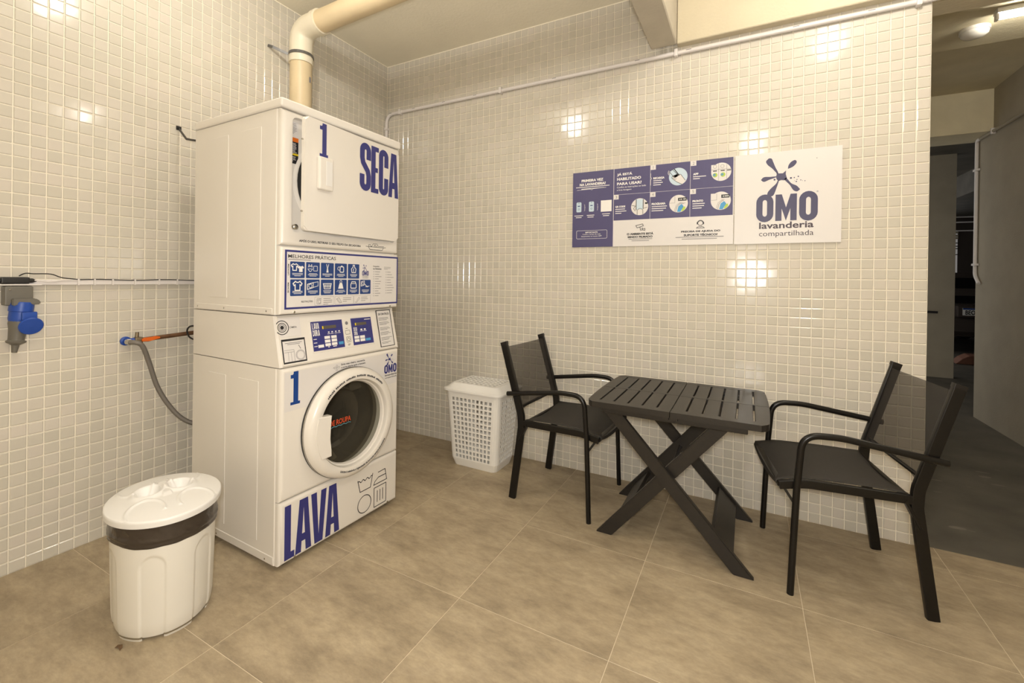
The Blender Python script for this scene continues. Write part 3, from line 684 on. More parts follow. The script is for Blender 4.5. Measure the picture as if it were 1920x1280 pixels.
# blue squares with drawings
cells = [(0.0357+0.1138*k, 0.192, 0.1402+0.1138*k, 0.473) for k in range(5)]+[(0.0375+0.1135*k, 0.495, 0.1405+0.1135*k, 0.777) for k in range(6)]
for k, (x0, y0, x1, y1) in enumerate(cells):
    P = Print(); Q = Print()
    p, q = fs_(x0, y1), fs_(x1, y0); P.rrect(p[0], p[1], q[0], q[1], 0.0035)
    c = lambda a, b: (p[0]+(q[0]-p[0])*a, p[1]+(q[1]-p[1])*b)
    Q.bars(*c(0.12, 0.30), (q[0]-p[0])*0.76, 0.0019, 3, 0.0052, k, 'c')
    lw = 0.0022
    shirt = lambda ox, oy, s: [c(ox+s*a, oy+s*b) for a, b in ((-0.5, 0.25), (-0.22, 0.45), (-0.1, 0.36), (0.1, 0.36), (0.22, 0.45), (0.5, 0.25), (0.4, 0.05), (0.27, 0.12), (0.27, -0.42), (-0.27, -0.42), (-0.27, 0.12), (-0.4, 0.05))]
    if k == 0: Q.line(shirt(0.30, 0.66, 0.46), 0.0038, True); Q.poly(shirt(0.72, 0.56, 0.44))
    elif k == 1:
        for s_ in (-1, 1): Q.line([c(0.30+s_*0.02, 0.74), c(0.30+s_*0.14, 0.70), c(0.30+s_*0.10, 0.86), c(0.30+s_*0.02, 0.74)], lw)
        Q.line([c(0.12, 0.58), c(0.46, 0.58), c(0.34, 0.42), c(0.26, 0.42), c(0.12, 0.58)], lw); Q.rframe(*c(0.54, 0.46), *c(0.82, 0.76), 0.002, lw)
    elif k == 2: Q.line([c(0.42, 0.92), c(0.48, 0.68), c(0.44, 0.40), c(0.56, 0.40), c(0.52, 0.68), c(0.60, 0.92)], 0.003); Q.line([c(0.5, 0.66), c(0.5, 0.42)], 0.0055)
    elif k == 3: Q.ring(*c(0.34, 0.66), 0.008, lw, 14); Q.rframe(*c(0.42, 0.42), *c(0.72, 0.78), 0.004, 0.004); Q.rect(*c(0.50, 0.78), *c(0.62, 0.86))
    elif k == 4: Q.line([c(0.34, 0.42), c(0.30, 0.66), c(0.44, 0.80), c(0.44, 0.92), c(0.56, 0.92), c(0.56, 0.80), c(0.70, 0.66), c(0.66, 0.42)], 0.0036, True); Q.line([c(0.5, 0.48), c(0.46, 0.6), c(0.52, 0.70)], 0.003)
    elif k == 5: Q.line(shirt(0.5, 0.60, 0.62), 0.0045, True); Q.line([c(0.30, 0.9), c(0.40, 0.84)], lw); Q.line([c(0.62, 0.84), c(0.74, 0.92)], lw)
    elif k == 6: Q.line([c(0.10, 0.38), c(0.52, 0.50), c(0.52, 0.80), c(0.10, 0.70)], 0.0036, True); Q.line([c(0.52, 0.50), c(0.88, 0.60), c(0.88, 0.86), c(0.52, 0.80)], lw, True); Q.ring(*c(0.31, 0.60), 0.008, lw, 14)
    elif k == 7: Q.line([c(0.18, 0.74), c(0.82, 0.74), c(0.74, 0.40), c(0.26, 0.40)], 0.003, True); [Q.line([c(0.24+0.1*j, 0.70), c(0.28+0.09*j, 0.46)], lw) for j in range(6)]; Q.line([c(0.24, 0.58), c(0.76, 0.58)], lw)
    elif k == 8: Q.poly([c(0.28, 0.40), c(0.72, 0.40), c(0.62, 0.74), c(0.56, 0.80), c(0.44, 0.80), c(0.38, 0.74)]); Q.ring(*c(0.5, 0.86), 0.006, lw, 12)
    elif k == 9: Q.rframe(*c(0.26, 0.42), *c(0.74, 0.74), 0.004, 0.0042); Q.rframe(*c(0.32, 0.74), *c(0.68, 0.86), 0.003, 0.0036)
    elif k == 10: Q.line([c(0.10, 0.56), c(0.40, 0.64), c(0.40, 0.92), c(0.10, 0.86)], 0.003, True); Q.ring(*c(0.25, 0.74), 0.006, lw, 12); Q.line([c(0.44, 0.70), c(0.62, 0.54), c(0.88, 0.56), c(0.70, 0.50), c(0.50, 0.52)], 0.003)
    P.put('picture_square', 'icon_blue', dl, FR, nz); Q.put('pictogram', 'whiteprint', dl, FR, nz+0.0004)
lg = lambda x, y: fs_(0.600+0.110*x, 0.170+0.32*y)
omo_logo(lambda x, y: lg(x, y)).put('logo', 'navy', dl, FR, nz)
P = Print(); P.text('lavanderia', *lg(0.25, 0.845), *lg(0.76, 0.79), 0.02); P.text('compartilhada', *lg(0.25, 0.94), *lg(0.76, 0.88)); P.put('logo_words', 'black', dl, FR, nz)

# -- console between dryer and washer
CZ0, CZ1, CXT = 0.846, 1.060, -0.046
bm = bmesh.new()
poly = [(-D, CZ0), (-D, CZ1), (CXT-0.012, CZ1), (CXT-0.002, CZ1-0.008), (-0.002, CZ0+0.008), (-0.008, CZ0)]
add_prism(bm, poly, lambda p: Vector((p[0], 0.0, p[1])), lambda p: Vector((p[0], W, p[1])))
es = [e for e in bm.edges if e.calc_length() < 1.0 and abs(e.verts[0].co.y-e.verts[1].co.y) < 1e-6 and max(v.co.x for v in e.verts) < 0.01 and min(v.co.x for v in e.verts) > CXT-0.02 and e.calc_length() > 0.1]
bmesh.ops.bevel(bm, geom=es, offset=0.014, segments=4, affect='EDGES')
con = fin(bm, 'control_console', 'enamel', mach, True, 30)
sv = Vector((CXT, 0, CZ1-CZ0)); SL = sv.length; sv.normalize(); nv = Vector((sv.z, 0, -sv.x))
CM = Matrix(((0, sv.x, nv.x, -0.0012), (1, sv.y, nv.y, 0), (0, sv.z, nv.z, CZ0), (0, 0, 0, 1)))
fc = lambda s, t_: (s*W, (1-t_)*SL)
def cq(P, pts): return P.poly([fc(*p) for p in pts])
cq(Print(), [(0.022, 0.05), (0.022, 0.42), (0.165, 0.42), (0.165, 0.05)]).put('camera_sticker', 'sticker', con, CM, 0.0008)
P = Print(); c0 = fc(0.040, 0.235)
for r, w_ in ((0.029, 0.0035), (0.019, 0.003), (0.013, 0.002)): P.ring(*c0, r, w_, 28, -PI*0.80 if r > 0.02 else 0, PI*0.80 if r > 0.02 else 2*PI)
P.disc(*c0, 0.0085, 20); P.text('CÂMERA', *fc(0.088, 0.262), *fc(0.138, 0.215), 0.01); P.put('camera_drawing', 'black', con, CM, 0.0012)
cq(Print(), [(0.024, 0.465), (0.024, 0.948), (0.184, 0.948), (0.184, 0.465)]).put('soap_sticker_frame', 'black', con, CM, 0.0008)
cq(Print(), [(0.031, 0.505), (0.031, 0.905), (0.177, 0.905), (0.177, 0.505)]).put('soap_sticker', 'sticker', con, CM, 0.0012)
P = Print(); k = fc(0.045, 0.54); P.bars(*k, 0.080, 0.0022, 2, 0.0058, 2, 'c')
P.line([fc(0.035, 0.68), fc(0.10, 0.68), fc(0.10, 0.90)], 0.0014); P.line([fc(0.035, 0.72), fc(0.10, 0.72)], 0.0014)
P.line([fc(0.06, 0.72), fc(0.06, 0.90)], 0.0012); P.line([fc(0.08, 0.72), fc(0.08, 0.90)], 0.0012)
P.ring(*fc(0.142, 0.80), 0.021, 0.0018, 24); P.ring(*fc(0.142, 0.80), 0.017, 0.0012, 24); P.line([fc(0.135, 0.60), fc(0.148, 0.68)], 0.003)
P.put('soap_drawing', 'greyprint', con, CM, 0.0016)
def panel(name, s0, s1, t0, t1):
    a, b = fc(s0, t1), fc(s1, t0); bm = bmesh.new(); add_box(bm, a[0], b[0], a[1], b[1], -0.002, 0.0022, 0.001, 1)
    bmesh.ops.transform(bm, matrix=CM, verts=bm.verts); return fin(bm, name, 'navy' if name != 'bezel' else 'enamel', con, True, 40)
panel('bezel', 0.227, 0.757, 0.150, 0.812); 
pa = (0.236, 0.484, 0.176, 0.782); pb = (0.560, 0.748, 0.176, 0.780)
for nm, q in (('washer_keypad', pa), ('dryer_keypad', pb)): cq(Print(), [(q[0], q[2]), (q[0], q[3]), (q[1], q[3]), (q[1], q[2])]).put(nm, 'navy', con, CM, 0.0028)
def kf(q): return lambda a, b: fc(q[0]+(q[1]-q[0])*a, q[2]+(q[3]-q[2])*b)
A_, B_ = kf(pa), kf(pb)
Wp = Print(); Dk = Print(); Lc = Print(); Ye = Print(); Cy = Print()
def two(P, f, x0, x1, y0, y1): P.rect(*f(x0, y1), *f(x1, y0))
def heavy(P, f, word, x0, x1, y0, y1):
    n = len(word); w_ = (x1-x0)/n
    for i, ch in enumerate(word):
        a, b = f(x0+i*w_+w_*0.06, y1), f(x0+(i+1)*w_-w_*0.06, y0)
        if ch in 'LAVEOCS': glyph(P, ch, *a, *b)
        else: P.text(ch, *a, *b, 0.03)
heavy(Wp, A_, 'LAVA', 0.03, 0.245, 0.05, 0.255); heavy(Wp, A_, 'DORA', 0.03, 0.245, 0.285, 0.49)
heavy(Wp, B_, 'SECA', 0.08, 0.25, 0.345, 0.48); heavy(Wp, B_, 'DORA', 0.08, 0.25, 0.50, 0.637)
two(Lc, A_, 0.33, 0.785, 0.172, 0.283); two(Ye, A_, 0.335, 0.375, 0.178, 0.278)
two(Lc, B_, 0.172, 0.740, 0.172, 0.281); two(Ye, B_, 0.178, 0.232, 0.178, 0.276)
for x in (0.50, 0.61, 0.73, 0.84): two(Wp, A_, x, x+0.05, 0.385, 0.425); two(Wp, A_, x-0.02, x+0.07, 0.455, 0.472)
for x, y in ((0.37, 0.532), (0.585, 0.535), (0.37, 0.66), (0.585, 0.655), (0.37, 0.785), (0.58, 0.78), (0.15, 0.805)): two(Wp, A_, x, x+0.175, y, y+0.098)
for y in (0.588, 0.71, 0.83): two(Wp, A_, 0.03, 0.13, y, y+0.022)
two(Wp, A_, 0.45, 0.50, 0.90, 0.93); two(Wp, A_, 0.61, 0.73, 0.90, 0.93)
two(Cy, A_, 0.81, 0.965, 0.785, 0.885); two(Cy, B_, 0.61, 0.855, 0.80, 0.892)
two(Wp, B_, 0.66, 0.955, 0.062, 0.090)
for x in (0.41, 0.58): two(Wp, B_, x, x+0.09, 0.42, 0.48); two(Wp, B_, x-0.03, x+0.13, 0.50, 0.515)
for x, y in ((0.07, 0.668), (0.345, 0.672), (0.07, 0.79), (0.345, 0.79)): two(Wp, B_, x, x+0.235, y, y+0.10)
for P, nm, mt, of in ((Wp, 'keypad_print', 'whiteprint', 0.0032), (Lc, 'display', 'lcd', 0.0032), (Ye, 'display_yellow_bar', 'yellow', 0.0036), (Cy, 'start_key', 'skyblue', 0.0032)): P.put(nm, mt, con, CM, of)  # the bar on each display is plain yellow print
P = Print(); P.disc(*fc(0.522, 0.268), 0.0085, 18); P.put('seal', 'greyprint', con, CM, 0.0028)
P = Print(); P.rframe(*fc(0.503, 0.515), *fc(0.541, 0.43), 0.002, 0.0016); P.rframe(*fc(0.505, 0.69), *fc(0.541, 0.575), 0.004, 0.0016); P.ring(*fc(0.523, 0.632), 0.0075, 0.0018, 16); P.bars(*fc(0.508, 0.38), 0.018, 0.002, 1, 0.01); P.bars(*fc(0.512, 0.73), 0.016, 0.002, 2, 0.005); P.put('stack_drawing', 'black', con, CM, 0.0028)
cq(Print(), [(0.808, 0.035), (0.811, 0.926), (0.961, 0.926), (0.959, 0.033)]).put('caution_frame', 'black', con, CM, 0.0008)
cq(Print(), [(0.816, 0.052), (0.819, 0.909), (0.953, 0.909), (0.951, 0.050)]).put('caution_sticker', 'sticker', con, CM, 0.0012)
P = Print(); P.text('LEIA COM ATENÇÃO', *fc(0.828, 0.170), *fc(0.943, 0.095), 0.03)
for k, t_ in enumerate((0.22, 0.33, 0.46, 0.57, 0.70, 0.81)): P.bars(*fc(0.828, t_), 0.078, 0.0017, 3 if k < 5 else 2, 0.0062, k+11)
P.put('caution_print', 'black', con, CM, 0.0016)

# -- washer half
RC = (0.353, 0.537)
wc = vbody('washer_cabinet', -0.030, 0.022, 0.842, open_front=True)
for a, b in ((-0.548, -0.400), (-0.300, -0.150)): box('side_emboss', 'enamel', wc, a, b, -0.0022, 0.004, 0.095, 0.775, 0.002, 2)
box('side_flange', 'enamel', wc, -0.66, -0.035, -0.0025, 0.003, 0.024, 0.058, 0.0018, 1)
for x in (-0.46, -0.09): screw(wc, x, 0.0, 0.036, 'y')
wfp = front_panel('washer_front', 0.2875, 0.842, -0.03, 0.0, hole=('circle', RC[0], RC[1], 0.205))
kp = front_panel('kick_panel', 0.022, 0.2835, -0.03, 0.0)
for u in (0.075, 0.615): screw(kp, -0.002, u, 0.034)
for u in (0.05, W-0.05):
    for x in (-0.06, -D+0.06): lathe('foot', 'gasket', mach, [(0.0, 0.0), (0.022, 0.0), (0.022, 0.008), (0.012, 0.012), (0.012, 0.024), (0.0, 0.024)], 16, T(x, u, 0) @ AX_Z)
# film sticker over the upper washer front
P = Print()
ft, fb = 0.824, 0.660
def col(u):
    d = abs(u-RC[0]); return None if d >= 0.252 else RC[1]+math.sqrt(0.252**2-d*d)
us = [0.018+(0.669-0.018)*i/40 for i in range(41)]
for i in range(40):
    b0 = max(fb, col(us[i]) or 0); b1 = max(fb, col(us[i+1]) or 0); P.poly([(us[i], b0), (us[i+1], b1), (us[i+1], ft), (us[i], ft)])
P.put('film_sticker', 'sticker', wfp, FR, 0.0006).pop('kind', None)
glyph(Print(), '1', 0.045, 0.684, 0.090, 0.824).put('numeral', 'royal', wfp, FR, 0.0012, True)
lg2 = lambda x, y: (0.545+0.155*x, 0.834-0.150*y)
omo_logo(lg2).put('logo', 'navy', wfp, FR, 0.0012)
P = Print(); P.text('lavanderia', *lg2(0.25, 0.855), *lg2(0.80, 0.79), 0.02); P.text('compartilhada', *lg2(0.25, 0.955), *lg2(0.80, 0.89), 0.006)
P.text('Evite mau cheiro, mantenha', 0.303, 0.8085, 0.446, 0.8185, 0.02); P.text('a porta aberta após a lavagem.', 0.303, 0.7935, 0.452, 0.8045, 0.02); P.put('lettering', 'black', wfp, FR, 0.0012)
P = Print()
for dx, dy in ((0.0, 0.012), (0.011, 0.003), (0.0, -0.011), (-0.011, 0.003)): P.ring(0.278+dx, 0.802+dy*0.8, 0.0045, 0.0013, 12)
P.ring(0.278, 0.803, 0.003, 0.0012, 10); P.line([(0.256, 0.803), (0.262, 0.808), (0.264, 0.800)], 0.0012); P.put('flower_drawing', 'greyprint', wfp, FR, 0.0012)
# door
DMx = T(0, RC[0], RC[1])
lathe('door_seal', 'gasket', wfp, [(0.2575, 0.0), (0.2575, 0.010), (0.240, 0.010)], 72, DMx)
wd_ = lathe('washer_door', 'enamel', mach, [(0.254, 0.008), (0.256, 0.020), (0.252, 0.036), (0.242, 0.048), (0.228, 0.054), (0.214, 0.055), (0.204, 0.052), (0.199, 0.044), (0.197, 0.020), (0.200, 0.010)], 96, DMx)
lathe('chrome_lip', 'chrome', wd_, [(0.2575, 0.010), (0.2585, 0.013), (0.2575, 0.016)], 96, DMx)
lathe('inner_ring', 'enamel', wd_, [(0.198, 0.030), (0.192, 0.026), (0.188, 0.012)], 72, DMx)
lathe('glass', 'glass', wd_, [(0.190, 0.018), (0.186, -0.005), (0.172, -0.060), (0.150, -0.105), (0.120, -0.120), (0.06, -0.126), (0.0, -0.127)], 72, DMx)
lathe('drum', 'steel', wc, [(0.212, -0.02), (0.206, -0.055), (0.225, -0.06), (0.235, -0.10), (0.240, -0.14), (0.242, -0.46), (0.05, -0.49), (0.0, -0.49)], 64, DMx)
for k in range(3):
    a = 0.6+2*PI*k/3; bm = bmesh.new(); ca, sa = math.cos(a), math.sin(a)
    pts = [(0.240, -0.05), (0.180, -0.018), (0.172, 0.0), (0.180, 0.018), (0.240, 0.05)]
    add_prism(bm, pts, lambda p: Vector((-0.16, RC[0]+ca*p[0]-sa*p[1], RC[1]+sa*p[0]+ca*p[1])), lambda p: Vector((-0.44, RC[0]+ca*p[0]-sa*p[1], RC[1]+sa*p[0]+ca*p[1])))
    fin(bm, 'drum_paddle', 'steel', wc, True, 50)
bm = bmesh.new()                                               # grip on the hinge-free side
poly = [(-0.220, 0.045), (-0.212, 0.078), (-0.148, 0.073), (-0.156, 0.02), (-0.158, -0.03), (-0.152, -0.075), (-0.147, -0.108), (-0.198, -0.112), (-0.214, -0.070), (-0.222, 0.0)]
add_prism(bm, poly, lambda p: Vector((0.030, RC[0]+p[0], RC[1]+p[1])), lambda p: Vector((0.066 if p[0] > -0.19 else 0.0585, RC[0]+p[0], RC[1]+p[1])))
es = [e for e in bm.edges if all(v.co.x > 0.045 for v in e.verts)]
bmesh.ops.bevel(bm, geom=es, offset=0.004, segments=3, affect='EDGES'); fin(bm, 'handle', 'enamel', wd_, True, 40)
def arc_text(P, s, r, a0, a1, h, inward, bold=0.0):
    """text round the ring; angles in degrees counter-clockwise from +u"""
    vv, ff, b = text_geo(s, bold); i = len(P.v); a0, a1 = math.radians(a0), math.radians(a1); sy = h/(b[3]-b[1])
    for x, y in vv:
        a = a0+(a1-a0)*(x-b[0])/(b[2]-b[0]); rr = r+((y-b[1])*sy if inward is False else -(y-b[1])*sy)
        P.v.append((RC[0]+rr*math.cos(a), RC[1]+rr*math.sin(a)))
    P.f += [[k+i for k in f] for f in ff]
P = Print(); arc_text(P, 'Solicite à zeladoria a higienização da borracha sempre que possível', 0.2275, 245, 324, 0.0125, True, 0.03)
for k in range(46):                                             # upper line, too blurred in the photograph to read
    a = 138-k*2.05
    if k % 8 == 6: continue
    a0, a1 = math.radians(a), math.radians(a-1.5); r0, r1 = 0.217, 0.217+(0.0085 if k % 3 else 0.0065)
    P.poly([(RC[0]+r*math.cos(q), RC[1]+r*math.sin(q)) for r, q in ((r0, a0), (r1, a0), (r1, a1), (r0, a1))])
P.put('ring_lettering', 'black', wd_, FR, 0.0562)
P = Print(); P.text('LIMITE DE ROUPA', RC[0]-0.205, RC[1]+0.006, RC[0]-0.004, RC[1]+0.031, 0.03); P.put('limit_lettering', 'red', wd_, FR, 0.018)
P = Print(); P.line([(RC[0]-0.200+0.0049*i, RC[1]-0.003+0.0045*abs(math.sin(i*0.55))) for i in range(41)], 0.003); P.put('limit_wave', 'teal', wd_, FR, 0.018)
# kick panel lettering and care symbols
for ch, a, b, t_ in (('L', 0.026, 0.072, 0.029), ('A', 0.076, 0.154, 0.030), ('V', 0.151, 0.231, 0.031), ('A', 0.226, 0.303, 0.030)):
    glyph(Print(), ch, a, 0.037, b, 0.264, t_).put('letter', 'navy', kp, FR, 0.0006, True)
P = Print(); lw = 0.0040
P.line([(0.412, 0.222), (0.427, 0.160), (0.494, 0.160), (0.509, 0.226)], lw); P.line([(0.412+0.0041*i, 0.212+0.005*math.sin(i*0.95)) for i in range(24)], lw)
P.line([(0.545, 0.216), (0.594, 0.218), (0.606, 0.160), (0.516, 0.160), (0.524, 0.176), (0.548, 0.190), (0.599, 0.190)], lw)
P.ring(0.456, 0.091, 0.0425, lw, 40); P.rframe(0.519, 0.045, 0.602, 0.143, 0.001, lw)
for x in (0.541, 0.560, 0.579): P.line([(x, 0.064), (x, 0.124)], lw)
P.put('care_symbols', 'black', kp, FR, 0.0006)

# ------------------------------------------------------------------ signs on the tiled wall
WR = Matrix(((1, 0, 0, 0), (0, 0, -1, 0), (0, 1, 0, 0), (0, 0, 0, 1)))       # (u, v, n) -> (x = u, y = -n, z = v)
SZ0, SZ1 = 1.438, 1.918
sg = thing('instruction_sign', 'wide blue and white instruction board with five numbered steps on the tiled wall', 'sign', (0, 0, 0))
A0, A1 = 1.630, 2.566
box('board', 'sticker', sg, A0, A1, -0.010, -0.004, SZ0, SZ1)
g = lambda a, b: (A0+(A1-A0)*a, SZ1-(SZ1-SZ0)*b)
def gr(P, x0, y0, x1, y1): a, b = g(x0, y1), g(x1, y0); return P.rect(*a, *b)
N1, N2, N3, N4 = 0.0106, 0.0112, 0.0117, 0.0122
gr(Print(), 0.0, 0.0, 0.2845, 1.0).put('blue_panel', 'sign_blue', sg, WR, N1)
for x0, y0, x1, y1 in ((0.2875, 0.0, 0.5205, 0.333), (0.5225, 0.0, 0.7590, 0.333), (0.7610, 0.0, 0.9960, 0.333), (0.2875, 0.3365, 0.5205, 0.665), (0.5225, 0.3365, 0.7590, 0.665), (0.7610, 0.3365, 0.9960, 0.665)):
    gr(Print(), x0, y0, x1, y1).put('blue_panel', 'sign_blue', sg, WR, N1)
def gt(P, s, x0, y0, x1, y1, bold=0.02): return P.text(s, *g(x0, y1), *g(x1, y0), bold)
P = Print()
gt(P, 'PRIMEIRA VEZ', 0.062, 0.098, 0.215, 0.133, 0.045); gt(P, 'NA LAVANDERIA?', 0.049, 0.148, 0.231, 0.184, 0.045)
gt(P, 'JÁ ESTÁ', 0.3074, 0.055, 0.407, 0.100, 0.035); gt(P, 'HABILITADO', 0.3074, 0.118, 0.463, 0.155, 0.035); gt(P, 'PARA USAR?', 0.3074, 0.178, 0.467, 0.215, 0.035)
gt(P, 'Confira as instruções ao lado', 0.3074, 0.230, 0.495, 0.256, 0.005); gt(P, 'e boa lavagem', 0.3074, 0.266, 0.402, 0.290, 0.005)
gt(P, 'RECARGA', 0.5397, 0.152, 0.608, 0.178, 0.045); gt(P, 'APP', 0.7755, 0.146, 0.806, 0.172, 0.045); gt(P, 'QR CODE', 0.2985, 0.478, 0.364, 0.506, 0.045); gt(P, 'PROGRAMA', 0.5314, 0.470, 0.6165, 0.498, 0.045); gt(P, 'PRONTO', 0.7744, 0.468, 0.8345, 0.494, 0.045)
gt(P, 'IMPORTANTE', 0.094, 0.797, 0.180, 0.815, 0.03); gt(P, 'Confira o preço de cada', 0.074, 0.822, 0.200, 0.842, 0.005); gt(P, 'lançamento no nosso APP', 0.066, 0.848, 0.208, 0.868, 0.005)
P.put('white_lettering', 'whiteprint', sg, WR, N2)
P = Print()
for x0, y0, w_, n_, al in ((0.020, 0.196, 0.240, 2, 'c'), (0.5397, 0.192, 0.062, 3, 'l'), (0.7755, 0.186, 0.084, 2, 'l'), (0.2985, 0.518, 0.080, 3, 'l'), (0.5314, 0.512, 0.096, 3, 'l'), (0.7744, 0.508, 0.084, 3, 'l'), (0.010, 0.574, 0.070, 2, 'c'), (0.098, 0.574, 0.062, 2, 'c'), (0.205, 0.566, 0.062, 2, 'c')):
    a = g(x0, y0); P.bars(a[0], a[1], (A1-A0)*w_, 0.0042, n_, 0.0125 if n_ == 3 else 0.0115, int(x0*1000), al)
p, q = g(0.031, 0.889), g(0.2445, 0.780); P.rframe(p[0], p[1], q[0], q[1], 0.007, 0.0018)
P.line([g(0.03, 0.236), g(0.125, 0.232), g(0.135, 0.243), g(0.145, 0.230), g(0.235, 0.225)], 0.002)
for x in (0.088, 0.178): P.line([g(x-0.003, 0.43), g(x, 0.45), g(x-0.001, 0.47), g(x+0.003, 0.475), g(x-0.001, 0.48), g(x, 0.50), g(x-0.003, 0.52)], 0.0016)
P.line([g(0.5235, 0.10), g(0.5235, 0.145), g(0.5285, 0.165), g(0.5235, 0.185), g(0.5235, 0.25)], 0.002)
for r in (0.010, 0.016, 0.022): c = g(0.640, 0.115); P.ring(c[0]+0.012, c[1], r, 0.002, 10, PI*0.8, PI*1.2)
P.put('white_rules', 'whiteprint', sg, WR, N2)
Print().rect(*g(0.2, 0.5406), *g(0.2734, 0.3934)).put('blank_square', 'whiteprint', sg, WR, N2)
for n_, x, y in (('1', 0.5225, 0.0), ('2', 0.7610, 0.0), ('3', 0.2875, 0.3365), ('4', 0.5225, 0.3365), ('5', 0.7610, 0.3365)):
    b = Print().rect(*g(x, y+0.058), *g(x+0.032, y)).put('number_square', 'sticker', sg, WR, N2)
    Print().text(n_, *g(x+(0.011 if n_ != '1' else 0.0145), y+0.046), *g(x+0.0220 if n_ != '1' else x+0.0172, y+0.012)).put('numeral', 'greyprint', sg, WR, N3)
for x in (0.0278, 0.1169):
    Print().rrect(*g(x, 0.531), *g(x+0.0355, 0.398), 0.007).put('phone_picture', 'paleblue', sg, WR, N2)
    P = Print(); c = g(x+0.0178, 0.45); P.rect(c[0]-0.008, c[1]-0.003, c[0]+0.008, c[1]+0.003); P.ring(c[0], c[1]-0.020, 0.005, 0.0016, 10); P.ring(c[0], c[1]+0.018, 0.003, 0.0012, 10); P.put('phone_print', 'icon_blue', sg, WR, N3)
cw = (A1-A0)*0.0545
cc = {1: g(0.6892, 0.170), 2: g(0.9311, 0.159), 3: g(0.4565, 0.506), 4: g(0.6937, 0.498), 5: g(0.9311, 0.495)}
for k, c in cc.items():
    if k in (2, 5):
        pts = [(c[0]-cw, c[1]+cw*0.82)]+[(c[0]+cw*math.cos(a), c[1]+cw*math.sin(a)) for a in [math.radians(125-i*11.6) for i in range(27)]]
        Print().poly(pts).put('picture_disc', 'sticker', sg, WR, N2)
    else: Print().disc(*c, cw, 40).put('picture_disc', 'paleblue' if k == 1 else 'sticker', sg, WR, N2)
def dp(k): c = cc[k]; return lambda a, b: (c[0]+a*cw, c[1]+b*cw)
lw = 0.0024
f = dp(1); Print().poly([f(-0.95, 0.62), f(-0.62, 0.85), f(0.05, 0.10), f(-0.30, -0.12)]).put('card_picture', 'paleblue', sg, WR, N3)
Print().poly([f(-0.60, 0.10), f(-0.1, 0.28), f(0.32, 0.20), f(0.85, -0.55), f(0.45, -0.88), f(-0.10, -0.62), f(-0.55, -0.25)]).put('hand_picture', 'sticker', sg, WR, N3)
P = Print(); P.line([f(-0.95, 0.62), f(-0.62, 0.85), f(0.05, 0.10)], lw); P.line([f(-0.95, 0.62), f(-0.40, -0.1)], lw); P.line([f(-0.45, 0.92), f(0.12, 0.12)], 0.005); P.line([f(-0.62, 0.10), f(-0.1, 0.28), f(0.30, 0.20), f(0.78, -0.50)], lw); P.line([f(-0.72, -0.05), f(-0.5, -0.3), f(-0.1, -0.62), f(0.40, -0.90)], lw)
for j in range(3): P.line([f(-0.70+j*0.14, 0.0-j*0.15), f(-0.45+j*0.14, 0.06-j*0.15)], lw)
P.put('drawing_lines', 'black', sg, WR, N4)
f = dp(2); P = Print(); P.line([f(-1, 0.28), f(0.98, 0.28)], 0.0014); P.line([f(-0.25, 0.96), f(-0.25, -0.94)], 0.0014); P.line([f(0.55, 0.8), f(0.55, -0.8)], 0.0014)
for x in (-0.62, 0.12): P.ring(*f(x, 0.60), 0.009, 0.0014, 14)
P.put('drawing_lines', 'greyprint', sg, WR, N4)
P = Print()
for x in (-0.62, 0.15, 0.78): P.rect(*f(x-0.2, 0.08), *f(min(x+0.2, 0.97), 0.18))
P.put('machine_tags', 'black', sg, WR, N3)
for x in (-0.60, 0.18): Print().disc(*f(x, -0.32), 0.0125, 18).put('drum_picture', 'green', sg, WR, N3); Print().disc(*f(x-0.08, -0.30), 0.008, 14).put('drum_water', 'teal', sg, WR, N4)
f = dp(3); Print().poly([f(-0.36, -0.32), f(0.36, -0.32), f(0.36, 0.90), f(-0.36, 0.90)]).put('phone_screen', 'paleblue', sg, WR, N3)
P = Print(); P.line([f(-0.40, -0.4), f(-0.40, 0.88)], 0.004); P.line([f(0.42, -0.3), f(0.42, 0.86)], 0.004); P.ring(*f(0.05, -0.55), 0.017, lw, 18, 0, PI); P.line([f(-0.27, -0.55), f(-0.27, -0.95)], lw); P.line([f(0.38, -0.55), f(0.38, -0.9)], lw); P.line([f(-0.9, 0.2), f(-0.5, 0.1), f(-0.7, -0.2), f(-0.5, -0.5)], lw); P.rect(*f(0.62, 0.28), *f(0.92, 0.48)); P.line([f(0.5, -0.2), f(0.9, -0.1)], lw); P.put('drawing_lines', 'black', sg, WR, N4)
for k, dx in ((4, 0.0), (5, 0.1)):
    f = dp(k); Print().rect(*f(-0.05+dx, 0.30), *f(0.86, 0.66)).put('keypad_picture', 'black', sg, WR, N3)
    Print().poly([f(-0.15, -0.92), f(0.0, -0.3), f(0.35, -0.05), f(0.55, -0.35), f(0.2, -0.95)]).put('laundry_picture', 'skyblue', sg, WR, N3)
    Print().poly([f(0.28, -0.88), f(0.5, -0.4), f(0.72, -0.35), f(0.74, -0.62), f(0.5, -0.85)]).put('laundry_picture', 'green', sg, WR, N3)
    P = Print(); P.line([f(-0.4, 0.85), f(-0.4, 0.1), f(-0.95, 0.1)], 0.0014); P.line([f(-0.3, -0.9), f(-0.15, -0.3), f(0.2, 0.02), f(0.6, -0.05)], lw); P.line([f(-0.45, -0.85), f(-0.25, -0.2), f(0.2, 0.14), f(0.75, 0.02)], 0.0016); P.put('drawing_lines', 'greyprint', sg, WR, N4)
    P = Print()
    for x in (0.10+dx, 0.28+dx, 0.52, 0.66): P.rect(*f(x, 0.42), *f(x+0.10, 0.54))
    P.put('keypad_marks', 'whiteprint', sg, WR, N4)
f = dp(5); Print().poly([f(0.05, 0.28), f(0.16, 0.30), f(0.34, -0.1), f(0.75, -0.22), f(0.92, 0.18), f(0.6, 0.30), f(0.3, 0.02)]).put('finger_picture', 'sticker', sg, WR, 0.0127)
P = Print()
